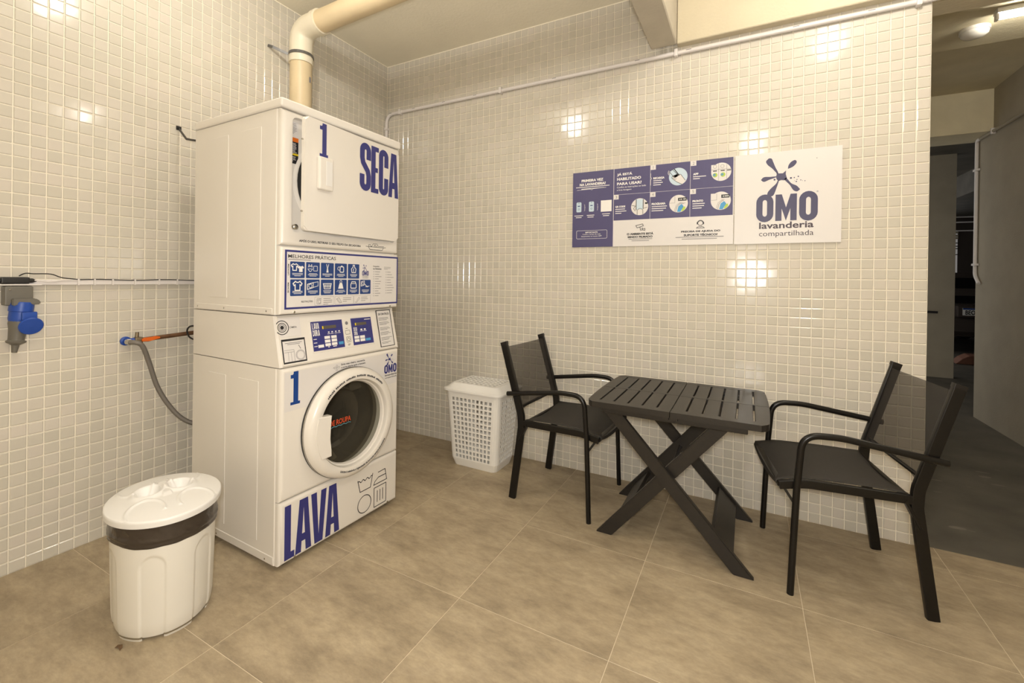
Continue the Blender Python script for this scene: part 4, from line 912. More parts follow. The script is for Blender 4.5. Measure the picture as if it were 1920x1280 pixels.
gt(P, 'O AMBIENTE ESTÁ', 0.3768, 0.828, 0.5455, 0.860, 0.045); gt(P, 'SENDO FILMADO', 0.382, 0.872, 0.540, 0.897, 0.045)
gt(P, 'PRECISA DE AJUDA DO', 0.7111, 0.829, 0.9312, 0.856, 0.045); gt(P, 'SUPORTE TÉCNICO?', 0.7268, 0.864, 0.9165, 0.896, 0.045); P.put('black_lettering', 'black', sg, WR, N2)
P = Print(); a = g(0.381, 0.908); P.bars(a[0], a[1], (A1-A0)*0.165, 0.0032, 2, 0.0105, 5, 'c'); a = g(0.672, 0.904); P.bars(a[0], a[1], (A1-A0)*0.285, 0.0032, 2, 0.0105, 6, 'c'); P.put('fine_print', 'greyprint', sg, WR, N2)
P = Print(); P.line([g(0.4345, 0.742), g(0.477, 0.724), g(0.482, 0.748), g(0.442, 0.772)], 0.003, True); P.line([g(0.461, 0.765), g(0.463, 0.800), g(0.476, 0.800)], 0.003); P.line([g(0.470, 0.782), g(0.476, 0.776), g(0.476, 0.800)], 0.003); P.line([g(0.478, 0.788), g(0.492, 0.782), g(0.492, 0.806), g(0.478, 0.800)], 0.003); P.put('camera_drawing', 'black', sg, WR, N2)
c = g(0.821, 0.745); P = Print(); P.ring(*c, 0.0135, 0.0028, 20); P.ring(c[0], c[1], 0.0165, 0.0022, 16, 0, PI); P.rect(c[0]-0.019, c[1]-0.007, c[0]-0.015, c[1]+0.006); P.rect(c[0]+0.015, c[1]-0.007, c[0]+0.019, c[1]+0.006); P.line([g(0.799, 0.803), g(0.803, 0.792), g(0.815, 0.785), g(0.821, 0.790), g(0.827, 0.785), g(0.839, 0.792), g(0.843, 0.803)], 0.0026, True); P.put('headset_drawing', 'black', sg, WR, N2)
sg2 = thing('brand_sign', 'square white OMO lavanderia compartilhada board with splash logo', 'sign', (0, 0, 0))
B0, B1 = 2.571, 3.050
box('board', 'sticker', sg2, B0, B1, -0.012, -0.004, SZ0-0.002, SZ1+0.002)
h_ = lambda a, b: (B0+(B1-B0)*a, SZ1+0.002-(SZ1-SZ0+0.004)*b)
P = Print(); omo_splat(P, h_); P.put('splash', 'logo_blue', sg2, WR, 0.0126)
for ch, x0, y0, x1, y1 in (('O', 0.2195, 0.4637, 0.3853, 0.7584), ('M', 0.4044, 0.468, 0.6046, 0.7555), ('O', 0.6253, 0.456, 0.7937, 0.7598)):
    a, b = h_(x0, y1), h_(x1, y0); glyph(Print(), ch, *a, *b, (b[0]-a[0])*0.37).put('letter', 'logo_blue', sg2, WR, 0.0126, True)
P = Print(); c = h_(0.789, 0.460); P.ring(*c, 0.003, 0.0014, 12); P.put('registered_mark', 'logo_blue', sg2, WR, 0.0126)
P = Print(); P.text('lavanderia', *h_(0.2497, 0.838), *h_(0.7594, 0.767), 0.022); P.text('compartilhada', *h_(0.2497, 0.937), *h_(0.7594, 0.863), 0.0); P.put('lettering', simple('plum_print', srgb(58, 44, 58), 0.4), sg2, WR, 0.0126)
c = h_(0.779, 0.108); Print().disc(*c, 0.0022, 10).put('screw_hole', 'greyprint', sg2, WR, 0.0126)

# ------------------------------------------------------------------ pipes, cables and plumbing
# grey conduit along the tiled wall and down behind the dryer
cp = thing('conduit_pipe', 'long thin white conduit running along the top of the tiled wall', 'pipe', (0, 0, 0))
zc = 2.552
path = fillet_path([(0.014, -0.018, 2.30), (0.014, -0.018, zc), (1.0, -0.018, zc), (3.40, -0.018, zc), (XC, -0.018, zc)], [0, 0.075, 0, 0, 0], 8)
sweep('pipe', 'pvc_white', cp, path, circ(0.0125, 12))
for x in (0.16, 1.085, 2.255, 3.33): box('clip', 'pvc_white', cp, x-0.010, x+0.010, -0.036, -0.0045, zc-0.021, zc+0.021, 0.003)
box('clip', 'pvc_white', cp, 0.004, 0.032, -0.036, -0.0045, 2.425, 2.445, 0.003)
P = Print()
for x in (0.05, 0.29, 0.58, 0.86, 1.48, 2.02, 2.31, 2.83, 3.14): P.rect(x, zc+0.001, x+0.028, zc+0.0045)
P.put('pipe_marking', 'greyprint', cp, WR, 0.0304)
# beige exhaust pipe
ep = thing('exhaust_pipe', 'thick beige exhaust pipe rising behind the dryer with a white elbow', 'pipe', (0, 0, 0))
PXx, PYy, PZz, PR = 0.135, -0.898, 2.775, 0.064
sweep('pipe', 'pvc_beige', ep, [(PXx, PYy, 1.15), (PXx, PYy, 2.63)], circ(PR, 28))
sweep('pipe', 'pvc_beige', ep, [(PXx+0.155, PYy, PZz+0.007), (2.112, PYy, PZz+0.06)], circ(PR, 28))
el = fillet_path([(PXx, PYy, 2.565), (PXx, PYy, PZz), (PXx+0.19, PYy, PZz+0.009)], [0, 0.10, 0], 12)
sweep('elbow', 'pvc_ivory', ep, el, circ(PR+0.004, 28))
sweep('collar', 'pvc_ivory', ep, [(PXx+0.150, PYy, PZz+0.006), (PXx+0.188, PYy, PZz+0.008)], circ(PR+0.009, 28))
sweep('collar', 'pvc_ivory', ep, [(PXx, PYy, 2.560), (PXx, PYy, 2.600)], circ(PR+0.007, 28))
st_ = [(0.004, PYy-0.135, 2.648), (0.030, PYy-0.120, 2.640)]+[(PXx+(PR+0.009)*math.cos(a), PYy+(PR+0.009)*math.sin(a), 2.612) for a in [math.radians(-130+i*15) for i in range(18)]]+[(0.004, PYy+0.12, 2.612)]
sweep('strap', 'steel_strap', ep, st_, [(-0.0085, -0.001), (0.0085, -0.001), (0.0085, 0.001), (-0.0085, 0.001)], Vector((0, 0, 1)), False)
P = Print(); P.rect(PYy+0.012, 2.44, PYy+0.024, 2.475); P.put('pipe_marking', 'greyprint', ep, FR, PXx+PR-0.0005)
# cable trunking on the left wall
tk = thing('cable_trunking', 'slim white cable trunking with tied black cable on the left wall', 'trunking', (0, 0, 0))
zt = 1.188
box('trunking', 'pvc_white', tk, 0.003, 0.022, -2.10, -1.20, zt-0.012, zt+0.010, 0.002)
cab = [(0.030, -2.088, 1.213), (0.030, -2.070, 1.224), (0.028, -2.045, 1.2225), (0.028, -1.995, 1.222), (0.026, -1.962, 1.208), (0.026, -1.925, 1.202)]
yy = -1.90
while yy < -1.2: cab.append((0.025, yy, zt+0.0105+0.002*math.sin(yy*23))); yy += 0.06
sweep('cable', 'blk', tk, smooth_path(cab, 4), circ(0.0022, 8))
sweep('white_cord', 'pvc_white', tk, smooth_path([(0.035, -2.045, 1.196), (0.030, -2.0, 1.190), (0.026, -1.95, 1.196), (0.024, -1.90, 1.196)], 5), circ(0.003, 8))
for y in (-1.905, -1.85, -1.785, -1.70, -1.60, -1.52): box('tie', 'pvc_white', tk, 0.002, 0.029, y-0.003, y+0.003, zt-0.0135, zt+0.0145)
ad = thing('power_adapter', 'black power adapter lying on the wall plate above the blue plug', 'adapter', (0, 0, 0))
box('body', 'blk', ad, 0.006, 0.046, -2.140, -2.060, 1.1815, 1.2085, 0.005)
lathe('strain_relief', 'blk', ad, [(0.010, 0.0), (0.009, 0.012), (0.004, 0.024), (0.0, 0.024)], 12, T(0.028, -2.061, 1.194) @ Matrix.Rotation(PI/2, 4, 'Z'))
lathe('strain_relief', 'blk', ad, [(0.010, 0.0), (0.009, 0.010), (0.004, 0.02), (0.0, 0.02)], 12, T(0.028, -2.139, 1.194) @ Matrix.Rotation(-PI/2, 4, 'Z'))
box('wall_plate', 'pvc_white', ad, 0.003, 0.050, -2.160, -2.026, 1.1745, 1.1800, 0.002)
# industrial plug and socket
pl = thing('industrial_plug', 'grey and blue industrial plug in its wall socket on the left wall', 'plug', (0, 0, 0))
bm = bmesh.new(); add_box(bm, 0.003, 0.052, -2.132, -2.052, 1.095, 1.172, 0.005, 2); fin(bm, 'socket_box', 'grey_plastic', pl, True, 40)
bm = bmesh.new(); add_prism(bm, [(-2.115, 1.122), (-2.050, 1.122), (-2.036, 1.112), (-2.036, 1.098), (-2.115, 1.094)], lambda p: Vector((0.010, p[0], p[1])), lambda p: Vector((0.072, p[0], p[1]))); bmesh.ops.bevel(bm, geom=bm.edges, offset=0.003, segments=2, affect='EDGES'); fin(bm, 'socket_collar', 'grey_plastic', pl, True, 40)
ZM = Matrix(((0, 1, 0, 0), (0, 0, 1, 0), (-1, 0, 0, 0), (0, 0, 0, 1)))                # lathe axis -> down
tilt = T(0.042, -2.082, 1.100) @ Matrix.Rotation(math.radians(-6), 4, 'X') @ ZM
lathe('socket_sleeve', 'blue_plastic', pl, [(0.0, -0.01), (0.034, -0.008), (0.036, 0.0), (0.036, 0.030), (0.033, 0.032), (0.033, 0.060), (0.030, 0.072), (0.0, 0.072)], 24, tilt)
lathe('plug_body', 'grey_plastic', pl, [(0.030, 0.058), (0.031, 0.080), (0.027, 0.100), (0.024, 0.138), (0.024, 0.146), (0.030, 0.150), (0.028, 0.156), (0.018, 0.162), (0.012, 0.166), (0.008, 0.196), (0.0, 0.196)], 20, tilt)
bm = bmesh.new(); add_lathe(bm, [(0.0, 0.0), (0.036, 0.0), (0.037, 0.003), (0.034, 0.008), (0.0, 0.010)], 28, T(0.080, -2.066, 1.012) @ Matrix.Rotation(0.35, 4, 'Y')); fin(bm, 'socket_lid', 'blue_plastic', pl, True)
box('lid_hinge', 'blue_plastic', pl, 0.060, 0.084, -2.092, -2.048, 1.036, 1.068, 0.003)
for y, z in ((-2.118, 1.158),): screw(pl, 0.0525, y, z, 'x', 0.0035)
# water tap, copper pipe and hose
wp = thing('water_tap', 'brass tap with orange lever and blue fitting on a copper pipe beside the washer', 'tap', (0, 0, 0))
lathe('wall_fitting', 'blue_plastic', wp, [(0.0, 0.003), (0.021, 0.003), (0.021, 0.012), (0.014, 0.016), (0.014, 0.03), (0.0, 0.03)], 20, T(0, -1.728, 0.905))
sweep('union', 'blue_plastic', wp, [(0.030, -1.735, 0.905), (0.034, -1.700, 0.908)], circ(0.012, 12))
lathe('coupling', 'pvc_white', wp, [(0.0, 0.028), (0.012, 0.028), (0.012, 0.045), (0.0, 0.046)], 16, T(0, -1.728, 0.905))
bm = bmesh.new(); add_box(bm, 0.020, 0.050, -1.705, -1.672, 0.890, 0.922, 0.006, 2); add_sweep(bm, [(0.036, -1.695, 0.915), (0.036, -1.693, 0.946)], circ(0.0075, 10)); fin(bm, 'tap_body', 'brass', wp, True, 40)
bm = bmesh.new(); add_prism(bm, [(-1.680, 0.900), (-1.655, 0.898), (-1.640, 0.904), (-1.606, 0.908), (-1.606, 0.917), (-1.625, 0.921), (-1.645, 0.916), (-1.665, 0.918), (-1.682, 0.912)], lambda p: Vector((0.044, p[0], p[1])), lambda p: Vector((0.058, p[0], p[1]))); bmesh.ops.bevel(bm, geom=bm.edges, offset=0.002, segments=1, affect='EDGES'); fin(bm, 'lever', 'orange_plastic', wp, True, 40)
sweep('pipe', 'copper', wp, [(0.034, -1.690, 0.906), (0.034, -1.60, 0.911), (0.034, -1.40, 0.921), (0.034, -1.30, 0.926)], circ(0.0105, 14))
hs = thing('water_hose', 'grey braided water hose curving down from the tap to the washer', 'hose', (0, 0, 0))
sweep('hose', 'hose', hs, smooth_path([(0.064, -1.734, 0.904), (0.084, -1.716, 0.902), (0.084, -1.690, 0.880), (0.068, -1.655, 0.790), (0.060, -1.618, 0.670), (0.070, -1.570, 0.565), (0.090, -1.520, 0.490), (0.120, -1.465, 0.452), (0.160, -1.39, 0.440), (0.235, -1.34, 0.440)], 8), circ(0.0105, 12))
sweep('ferrule', 'chrome', hs, [(0.0475, -1.7375, 0.904), (0.068, -1.732, 0.904)], circ(0.0115, 12))
ck = thing('black_cable', 'short black cable hanging in the gap behind the washer console', 'cable', (0, 0, 0))
sweep('cable', 'blk', ck, smooth_path([(0.16, -1.44, 0.955), (0.10, -1.485, 0.962), (0.075, -1.495, 0.940), (0.085, -1.49, 0.905), (0.12, -1.47, 0.880), (0.12, -1.46, 0.84), (0.17, -1.42, 0.80)], 6), circ(0.004, 8))
br = thing('black_bracket', 'thin black slanted strut between the wall and the dryer top', 'bracket', (0, 0, 0))
sweep('strut', 'blk', br, [(0.004, -1.512, 1.990), (0.150, -1.545, 1.905), (0.262, -1.545, 1.880)], rrect(0.010, 0.006, 0.001), None, True)
box('wall_foot', 'blk', br, 0.003, 0.008, -1.524, -1.500, 1.980, 2.000, 0.001)

# conduit on the corridor wall
cc2 = thing('corridor_conduit', 'grey conduit bending down the end of the passage wall', 'pipe', (0, 0, 0))
xw = XC-0.016
sweep('painted_shaded_pipe', 'corridor', cc2, [(xw, 0.6, 2.555), (xw, 2.87, 2.574)], circ(0.0135, 12))  # horizontal run in the wall's paint, its shade also put into the colour
sweep('pipe', 'pvc_white', cc2, fillet_path([(xw, 2.87, 2.574), (xw, 2.94, 2.575), (xw, 2.94, 1.32), (xw, 2.86, 1.245)], [0, 0.07, 0.08, 0], 8), circ(0.0135, 12))
for z in (2.30, 1.42): box('clip', 'pvc_white', cc2, xw-0.016, XC-0.001, 2.905, 2.975, z-0.010, z+0.010, 0.003)
box('clip', 'pvc_white', cc2, xw-0.016, XC-0.001, 2.62, 2.64, 2.548, 2.598, 0.003)
lv = thing('black_lever', 'small black lever on the grey wall seen past the tile edge', 'handle', (4.84, 5.15, 0))
sweep('lever', 'blk', lv, [(-0.12, -0.05, 0.865), (0.03, -0.05, 0.862)], rrect(0.030, 0.018, 0.004))
lathe('rose', 'blk', lv, [(0.0, -0.055), (0.012, -0.055), (0.012, -0.006), (0.026, -0.006), (0.026, -0.001), (0.0, -0.001)], 14, T(-0.09, 0, 0.865) @ AX_Y)

# ------------------------------------------------------------------ waste bin
bn = thing('waste_bin', 'white oval plastic waste bin with lid and dark liner by the washer', 'bin', (0.758, -1.893, 0), math.radians(-15.7))
BA, BB, BH = 0.1875, 0.156, 0.405
def oval(a, k): return (BA*k*math.cos(a), BB*k*math.sin(a))
NA = 288; ZL = [0.0, 0.006, 0.012]+[0.012+(BH-0.012)*j/84 for j in range(1, 85)]
bm = bmesh.new(); rings = []
def sstep(x): x = max(0.0, min(1.0, x)); return x*x*(3-2*x)
def arch_d(i): return abs(((i+42) % 48)/48-0.5)*2                # six arched panels around
for z in ZL:
    k0 = 0.935+0.060*(z/BH)
    if z < 0.06: k0 *= 1-0.05*((0.06-z)/0.06)**2
    ring = []
    for i in range(NA):
        d = arch_d(i); e = 0.0
        if d < 0.48:
            top = 0.292-0.052*(1-math.sqrt(1-(d/0.48)**2))
            e = sstep((0.48-d)/0.05)*sstep((top-z)/0.008)
        ring.append(bm.verts.new((*oval(2*PI*i/NA, k0-0.022*e), z)))
    rings.append(ring)
for j in range(len(ZL)-1):
    for i in range(NA):
        if ZL[j+1] <= 0.0121 and arch_d(i) < 0.44 and arch_d(i+1) < 0.44: continue       # foot is notched under each arch
        bm.faces.new((rings[j][i], rings[j][(i+1) % NA], rings[j+1][(i+1) % NA], rings[j+1][i]))
bt_ = [bm.verts.new((v.co.x*0.97, v.co.y*0.97, 0.0125)) for v in rings[2]]
bm.faces.new(bt_[::-1])
for i in range(NA): bm.faces.new((rings[2][i], bt_[i], bt_[(i+1) % NA], rings[2][(i+1) % NA]))
fin(bm, 'body', 'bin', bn, True, 60)
# liner folded over the rim
bm = bmesh.new(); NL = 240; rings = []; LJ = 20
for j in range(LJ+1):
    ring = []
    for i in range(NL):
        a = 2*PI*i/NL; hem = 0.312+0.008*noise.noise(Vector((math.cos(a)*1.6, math.sin(a)*1.6, 3)))-0.008*math.cos(a-2.6)
        z = BH-0.004-(BH-0.004-hem)*j/LJ; v = j/LJ
        kk = 0.935+0.060*(z/BH)+0.030+0.014*noise.noise(Vector((math.cos(a)*5, math.sin(a)*5, z*20)))*sstep(v*3)
        kk += 0.010*noise.noise(Vector((a*7.0+z*55, z*9, 1)))*sstep(v*4)*sstep((1-v)*4)+0.014*math.exp(-((v-0.72)/0.10)**2)-0.010*math.exp(-((v-0.84)/0.05)**2)
        if j == LJ: kk -= 0.012
        ring.append(bm.verts.new((*oval(a, kk), z)))
    rings.append(ring)
for j in range(LJ):
    for i in range(NL): bm.faces.new((rings[j][i], rings[j][(i+1) % NL], rings[j+1][(i+1) % NL], rings[j+1][i]))
fin(bm, 'liner', 'liner', bn, True, 80)
# lid : rim, dome, two finger scoops with a bridge between, four arched ridges
bm = bmesh.new(); NR, NT = 64, 240; rings = []
def lid_h(x, y):
    q = (x/BA)**2+(y/BB)**2; h = 0.020*(1-min(1, q*0.85))
    for s in (-1, 1):                                            # scoops either side of the bridge (bridge runs along local x=0)
        r = ((y-s*0.047)/0.040)**2+((x+0.02)/0.050)**2
        q_ = math.sqrt(r); h += 0.008*math.exp(-((q_-1.08)/0.22)**2)-0.026*sstep((1.0-q_)/0.55)
    br_ = sstep((0.016-abs(y))/0.006)*sstep((0.080-abs(x+0.02))/0.03); h = h*(1-br_)+max(h, 0.026)*br_
    for s in (-1, 1):
        for t_ in (-1, 1):
            r = math.hypot((y-s*0.072)/0.052, (x-0.01-t_*0.112)/0.075)
            if t_*(x-0.01) < 0.135: h += 0.0045*math.exp(-((r-1)/0.075)**2)
    return h
for j in range(NR+1):
    k = 1.075*j/NR; ring = []
    for i in range(NT):
        x, y = oval(2*PI*i/NT, max(k, 1e-4)); ring.append(bm.verts.new((x, y, BH+0.012+lid_h(x, y))))
    rings.append(ring)
for k, z in ((1.090, BH+0.010), (1.095, BH+0.004), (1.090, BH-0.010), (1.075, BH-0.011), (1.070, BH+0.0)):
    rings.append([bm.verts.new((*oval(2*PI*i/NT, k), z)) for i in range(NT)])
for j in range(len(rings)-1):
    for i in range(NT): bm.faces.new((rings[j][i], rings[j][(i+1) % NT], rings[j+1][(i+1) % NT], rings[j+1][i]))
bmesh.ops.remove_doubles(bm, verts=bm.verts, dist=1e-4)
fin(bm, 'lid', 'binlid', bn, True, 60)
lf = thing('dry_leaf', 'tiny dry leaf on the floor at the foot of the waste bin', 'leaf', (0.815, -2.050, 0))
bm = bmesh.new(); vs_ = [bm.verts.new(p) for p in ((0, 0, 0.001), (0.018, 0.006, 0.005), (0.030, 0.001, 0.002), (0.040, -0.010, 0.004), (0.022, -0.008, 0.006), (0.008, -0.012, 0.002))]; bm.faces.new(vs_); fin(bm, 'blade', 'leaf', lf)

# ------------------------------------------------------------------ laundry basket
bk = thing('laundry_basket', 'white lidded laundry basket with square holes by the tiled wall', 'basket', (1.090, -0.205, 0), math.radians(0))
TX, TY, BX, BY, KH = 0.205, 0.150, 0.172, 0.122, 0.497          # half sizes at top and bottom
def rr_pt(s, hx, hy, r):
    """point on a rounded rectangle; s = (side, t) with t in 0..1, side 0 front,1 right,2 back,3 left, 4+ = corner after the side"""
    side, t = s
    L = [(-hx+r, -hy, hx-r, -hy), (hx, -hy+r, hx, hy-r), (hx-r, hy, -hx+r, hy), (-hx, hy-r, -hx, -hy+r)]
    if side < 4: a = L[side]; return (a[0]+(a[2]-a[0])*t, a[1]+(a[3]-a[1])*t)
    c = [(hx-r, -hy+r, -PI/2), (hx-r, hy-r, 0), (-hx+r, hy-r, PI/2), (-hx+r, -hy+r, PI)][side-4]
    a = c[2]+PI/2*t; return (c[0]+r*math.cos(a), c[1]+r*math.sin(a))
per = []                                                         # (param, is_hole_after)
for side, n in ((0, 10), (1, 8), (2, 10), (3, 8)):
    m0 = 0.03; p = (1-2*m0)/(n+0.0); per.append(((side, 0.0), False))
    for k in range(n):
        a = m0+p*k+p*0.19; per.append(((side, a), True)); per.append(((side, a+p*0.62), False))
    for k in range(4): per.append(((4+side, k/4), False))
zs = [(0.0, False), (0.050, False)]
for k in range(13): zs.append((0.058+k*0.0312, True)); zs.append((0.058+k*0.0312+0.0205, False))
zs += [(KH-0.022, False), (KH, False)]
bm = bmesh.new(); rings = []
for z, _ in zs:
    f_ = z/KH; e = 0.012*(1-min(1, z/0.02)) if z < 0.02 else 0
    rings.append([bm.verts.new((*rr_pt(s, BX+(TX-BX)*f_-e, BY+(TY-BY)*f_-e, 0.036), z)) for s, _ in per])
n = len(per)
for j in range(len(zs)-1):
    for i in range(n):
        if zs[j][1] and per[i][1]: continue
        bm.faces.new((rings[j][i], rings[j][(i+1) % n], rings[j+1][(i+1) % n], rings[j+1][i]))
bm.faces.new(rings[0][::-1])
bod = fin(bm, 'body', 'basket', bk); sm = bod.modifiers.new('thick', 'SOLIDIFY'); sm.thickness = 0.004; sm.offset = -1
# lid with a perforated top
LX, LY = 0.224, 0.170
kd = box('lid_rim_guard', 'basket', bk, -0.001, 0.001, -0.001, 0.001, KH-0.004, KH-0.002); bpy.data.objects.remove(kd)
bm = bmesh.new(); S = [(s, t) for s in (0, 4, 1, 5, 2, 6, 3, 7) for t in ([0, 1] if s < 4 else [0.25, 0.5, 0.75])]
prof = [(LX-0.008, LY-0.008, KH-0.004, 0.045), (LX, LY, KH-0.002, 0.050), (LX, LY, KH+0.009, 0.050), (LX-0.008, LY-0.008, KH+0.013, 0.046), (LX-0.018, LY-0.018, KH+0.016, 0.042), (LX-0.050, LY-0.050, KH+0.042, 0.024), (LX-0.058, LY-0.058, KH+0.045, 0.018)]
rings = [[bm.verts.new((*rr_pt(s, a, b, r), z)) for s in S] for a, b, z, r in prof]
for j in range(len(prof)-1):
    for i in range(len(S)): bm.faces.new((rings[j][i], rings[j][(i+1) % len(S)], rings[j+1][(i+1) % len(S)], rings[j+1][i]))
lidk = fin(bm, 'lid', 'basket', bk, True, 40); sm = lidk.modifiers.new('thick', 'SOLIDIFY'); sm.thickness = 0.003; sm.offset = -1
hx, hy, zt_ = LX-0.058, LY-0.058, KH+0.045
xs = [-hx]; ys = [-hy]; mx_, my_ = 0.014, 0.010
for k in range(9): p = (2*hx-2*mx_)/9; xs += [-hx+mx_+p*k+p*0.2, -hx+mx_+p*k+p*0.8]
for k in range(6): p = (2*hy-2*my_)/6; ys += [-hy+my_+p*k+p*0.22, -hy+my_+p*k+p*0.78]
xs.append(hx); ys.append(hy)
bm = bmesh.new(); G = [[bm.verts.new((x, y, zt_)) for y in ys] for x in xs]
for i in range(len(xs)-1):
    for j in range(len(ys)-1):
        if i % 2 == 1 and j % 2 == 1: continue
        bm.faces.new((G[i][j], G[i+1][j], G[i+1][j+1], G[i][j+1]))
gt_ = fin(bm, 'lid_grille', 'basket', bk); sm = gt_.modifiers.new('thick', 'SOLIDIFY'); sm.thickness = 0.003; sm.offset = -1

# ------------------------------------------------------------------ armchairs
def make_chair(label):
    t = thing('armchair', label, 'chair', (0, 0, 0), 0, 'dark sling armchairs at the folding table')
    hw = 0.228
    for s in (-1, 1):
        y = s*hw
        back = fillet_path([(-0.240, y, 0.0), (-0.186, y, 0.405), (-0.190, y, 0.470), (-0.307, y, 0.862)], [0, 0.12, 0.14, 0], 8)
        sweep('back_post', 'frame', t, back, rrect(0.040, 0.024, 0.005), Vector((1, 0, 0)))
        sweep('post_cap', 'cap', t, [(-0.3035, y, 0.854), (-0.3085, y, 0.869)], rrect(0.042, 0.026, 0.005), Vector((1, 0, 0)))
        ya = y+s*0.022
        arm = fillet_path([(-0.268, ya, 0.585), (0.060, ya, 0.636), (0.188, ya, 0.634), (0.205, ya, 0.420), (0.222, ya, 0.0)], [0, 0.4, 0.085, 0.3, 0], 10)
        sweep('front_leg_and_arm', 'frame', t, arm, circ(0.0125, 14), Vector((0, 1, 0)))
        rail = fillet_path([(-0.190, y, 0.430), (0.170, y, 0.436), (0.262, y, 0.418)], [0, 0.25, 0], 8)
        sweep('seat_rail', 'frame', t, rail, rrect(0.034, 0.022, 0.005), Vector((0, 0, 1)))
        sweep('gusset', 'frame', t, [(0.204, ya-s*0.004, 0.345), (0.246, y, 0.412)], rrect(0.016, 0.010, 0.002), Vector((0, 1, 0)))
        sweep('gusset', 'frame', t, [(-0.196, y, 0.330), (-0.150, y, 0.425)], rrect(0.030, 0.010, 0.002), Vector((0, 1, 0)))
    sweep('front_bar', 'frame', t, [(0.256, -hw, 0.420), (0.256, hw, 0.420)], rrect(0.018, 0.024, 0.004), Vector((0, 0, 1)))
    sweep('rear_bar', 'frame', t, [(-0.172, -hw, 0.424), (-0.172, hw, 0.424)], rrect(0.018, 0.020, 0.004), Vector((0, 0, 1)))
    sweep('back_bar', 'frame', t, [(-0.206, -hw, 0.510), (-0.206, hw, 0.510)], rrect(0.014, 0.014, 0.004), Vector((0, 0, 1)))
    def sling(name, mat, pts, sag):
        bm = bmesh.new(); G = []
        for p in pts:
            row = []
            for k in range(13):
                v = -1+2*k/12; sg_ = sag*(1-v*v)
                row.append(bm.verts.new((p[0]+p[2]*sg_, v*(hw-0.008), p[1]+p[3]*sg_)))
            G.append(row)
        for i in range(len(G)-1):
            for j in range(12): bm.faces.new((G[i][j], G[i+1][j], G[i+1][j+1], G[i][j+1]))
        o = fin(bm, name, mat, t, True, 60); return o
    seatp = smooth_path([(-0.165, 0.449, 0), (-0.05, 0.455, 0), (0.10, 0.456, 0), (0.20, 0.450, 0), (0.262, 0.436, 0), (0.272, 0.420, 0)], 5)
    o = sling('seat_sling', 'seat', [(p.x, p.y, 0.0, -1.0) for p in seatp], 0.022); sm = o.modifiers.new('thick', 'SOLIDIFY'); sm.thickness = 0.003
    bp = smooth_path([(-0.197, 0.500, 0), (-0.226, 0.60, 0), (-0.258, 0.71, 0), (-0.296, 0.845, 0)], 6)
    nrow = len(bp)
    sling('back_sling', 'mesh', [(p.x+0.010, p.y, -1.0, (-0.35 if i > nrow-3 else 0.0)) for i, p in enumerate(bp)], 0.030)
    return t
def dup(root, loc, rz, label):
    r = root.copy(); COL.objects.link(r); r.location = loc; r.rotation_euler = (0, 0, rz); r['label'] = label
    for ch in list(root.children):
        c = ch.copy(); COL.objects.link(c); c.parent = r
    return r
chair = make_chair('dark sling armchair between the laundry basket and the folding table')
chair.location = (1.738, -0.312, 0); chair.rotation_euler = (0, 0, math.radians(-3))
dup(chair, (2.983, -0.388, 0), math.radians(189.5), 'dark sling armchair at the end of the tiled wall by the passage')

# ------------------------------------------------------------------ folding table
tb = thing('folding_table', 'dark brown plastic folding table with slatted top and crossed legs', 'table', (2.350, -0.400, 0), math.radians(0))
ZT, TH = 0.662, 0.026; X0, X1, Y0, Y1 = -0.385, 0.385, -0.325, 0.325
def top_half(s):
    """s=-1 left, +1 right : border strips in front, middle and rear, slats between"""
    xi, xo = 0.0015*s, X1*s
    def xe(y): q = abs(y)/0.325; return s*(X1-0.012*q**2-0.026*max(0, (q-0.86)/0.14)**2)     # bowed end with rounded corners
    bm = bmesh.new()
    for ya, yb in ((Y0, Y0+0.048), (-0.010, 0.010), (Y1-0.048, Y1)):
        n = 8; poly = [(xi, ya)]+[(xe(ya+(yb-ya)*k/n), ya+(yb-ya)*k/n) for k in range(n+1)]+[(xi, yb)]
        add_prism(bm, poly, lambda p: Vector((p[0], p[1], ZT-TH)), lambda p: Vector((p[0], p[1], ZT)))
    add_prism(bm, [(xi+s*0.004, Y0+0.004), (xi+s*0.03, Y0+0.004), (xi+s*0.03, Y1-0.004), (xi+s*0.004, Y1-0.004)], lambda p: Vector((p[0], p[1], ZT-TH-0.010)), lambda p: Vector((p[0], p[1], ZT-0.004)))
    top = fin(bm, 'table_half', 'table', tb)
    nsl = 6; w_ = 0.0570; gap = 0.0080
    for k in range(nsl):
        a = xi+s*(k*(w_+gap)); b = a+s*w_
        for ya, yb in ((Y0+0.0475, -0.0095), (0.0095, Y1-0.0475)):
            if k < nsl-1: poly = [(a, ya), (b, ya), (b, yb), (a, yb)]
            else: poly = [(a, ya)]+[(xe(ya+(yb-ya)*q/8), ya+(yb-ya)*q/8) for q in range(9)]+[(a, yb)]
            bm = bmesh.new(); add_prism(bm, poly, lambda p: Vector((p[0], p[1], ZT-TH+0.004)), lambda p: Vector((p[0], p[1], ZT-0.0004)))
            es = [e for e in bm.edges if all(v.co.z > ZT-0.002 for v in e.verts)]
            bmesh.ops.bevel(bm, geom=es, offset=0.0016, segments=1, affect='EDGES'); fin(bm, 'slat', 'table', top)
    return top
top_half(-1); top_half(1)
for y0, y1 in ((-0.292, -0.270), (0.270, 0.292)): box('apron', 'table', tb, -0.305, 0.300, y0, y1, ZT-TH-0.030, ZT-TH, 0.004)
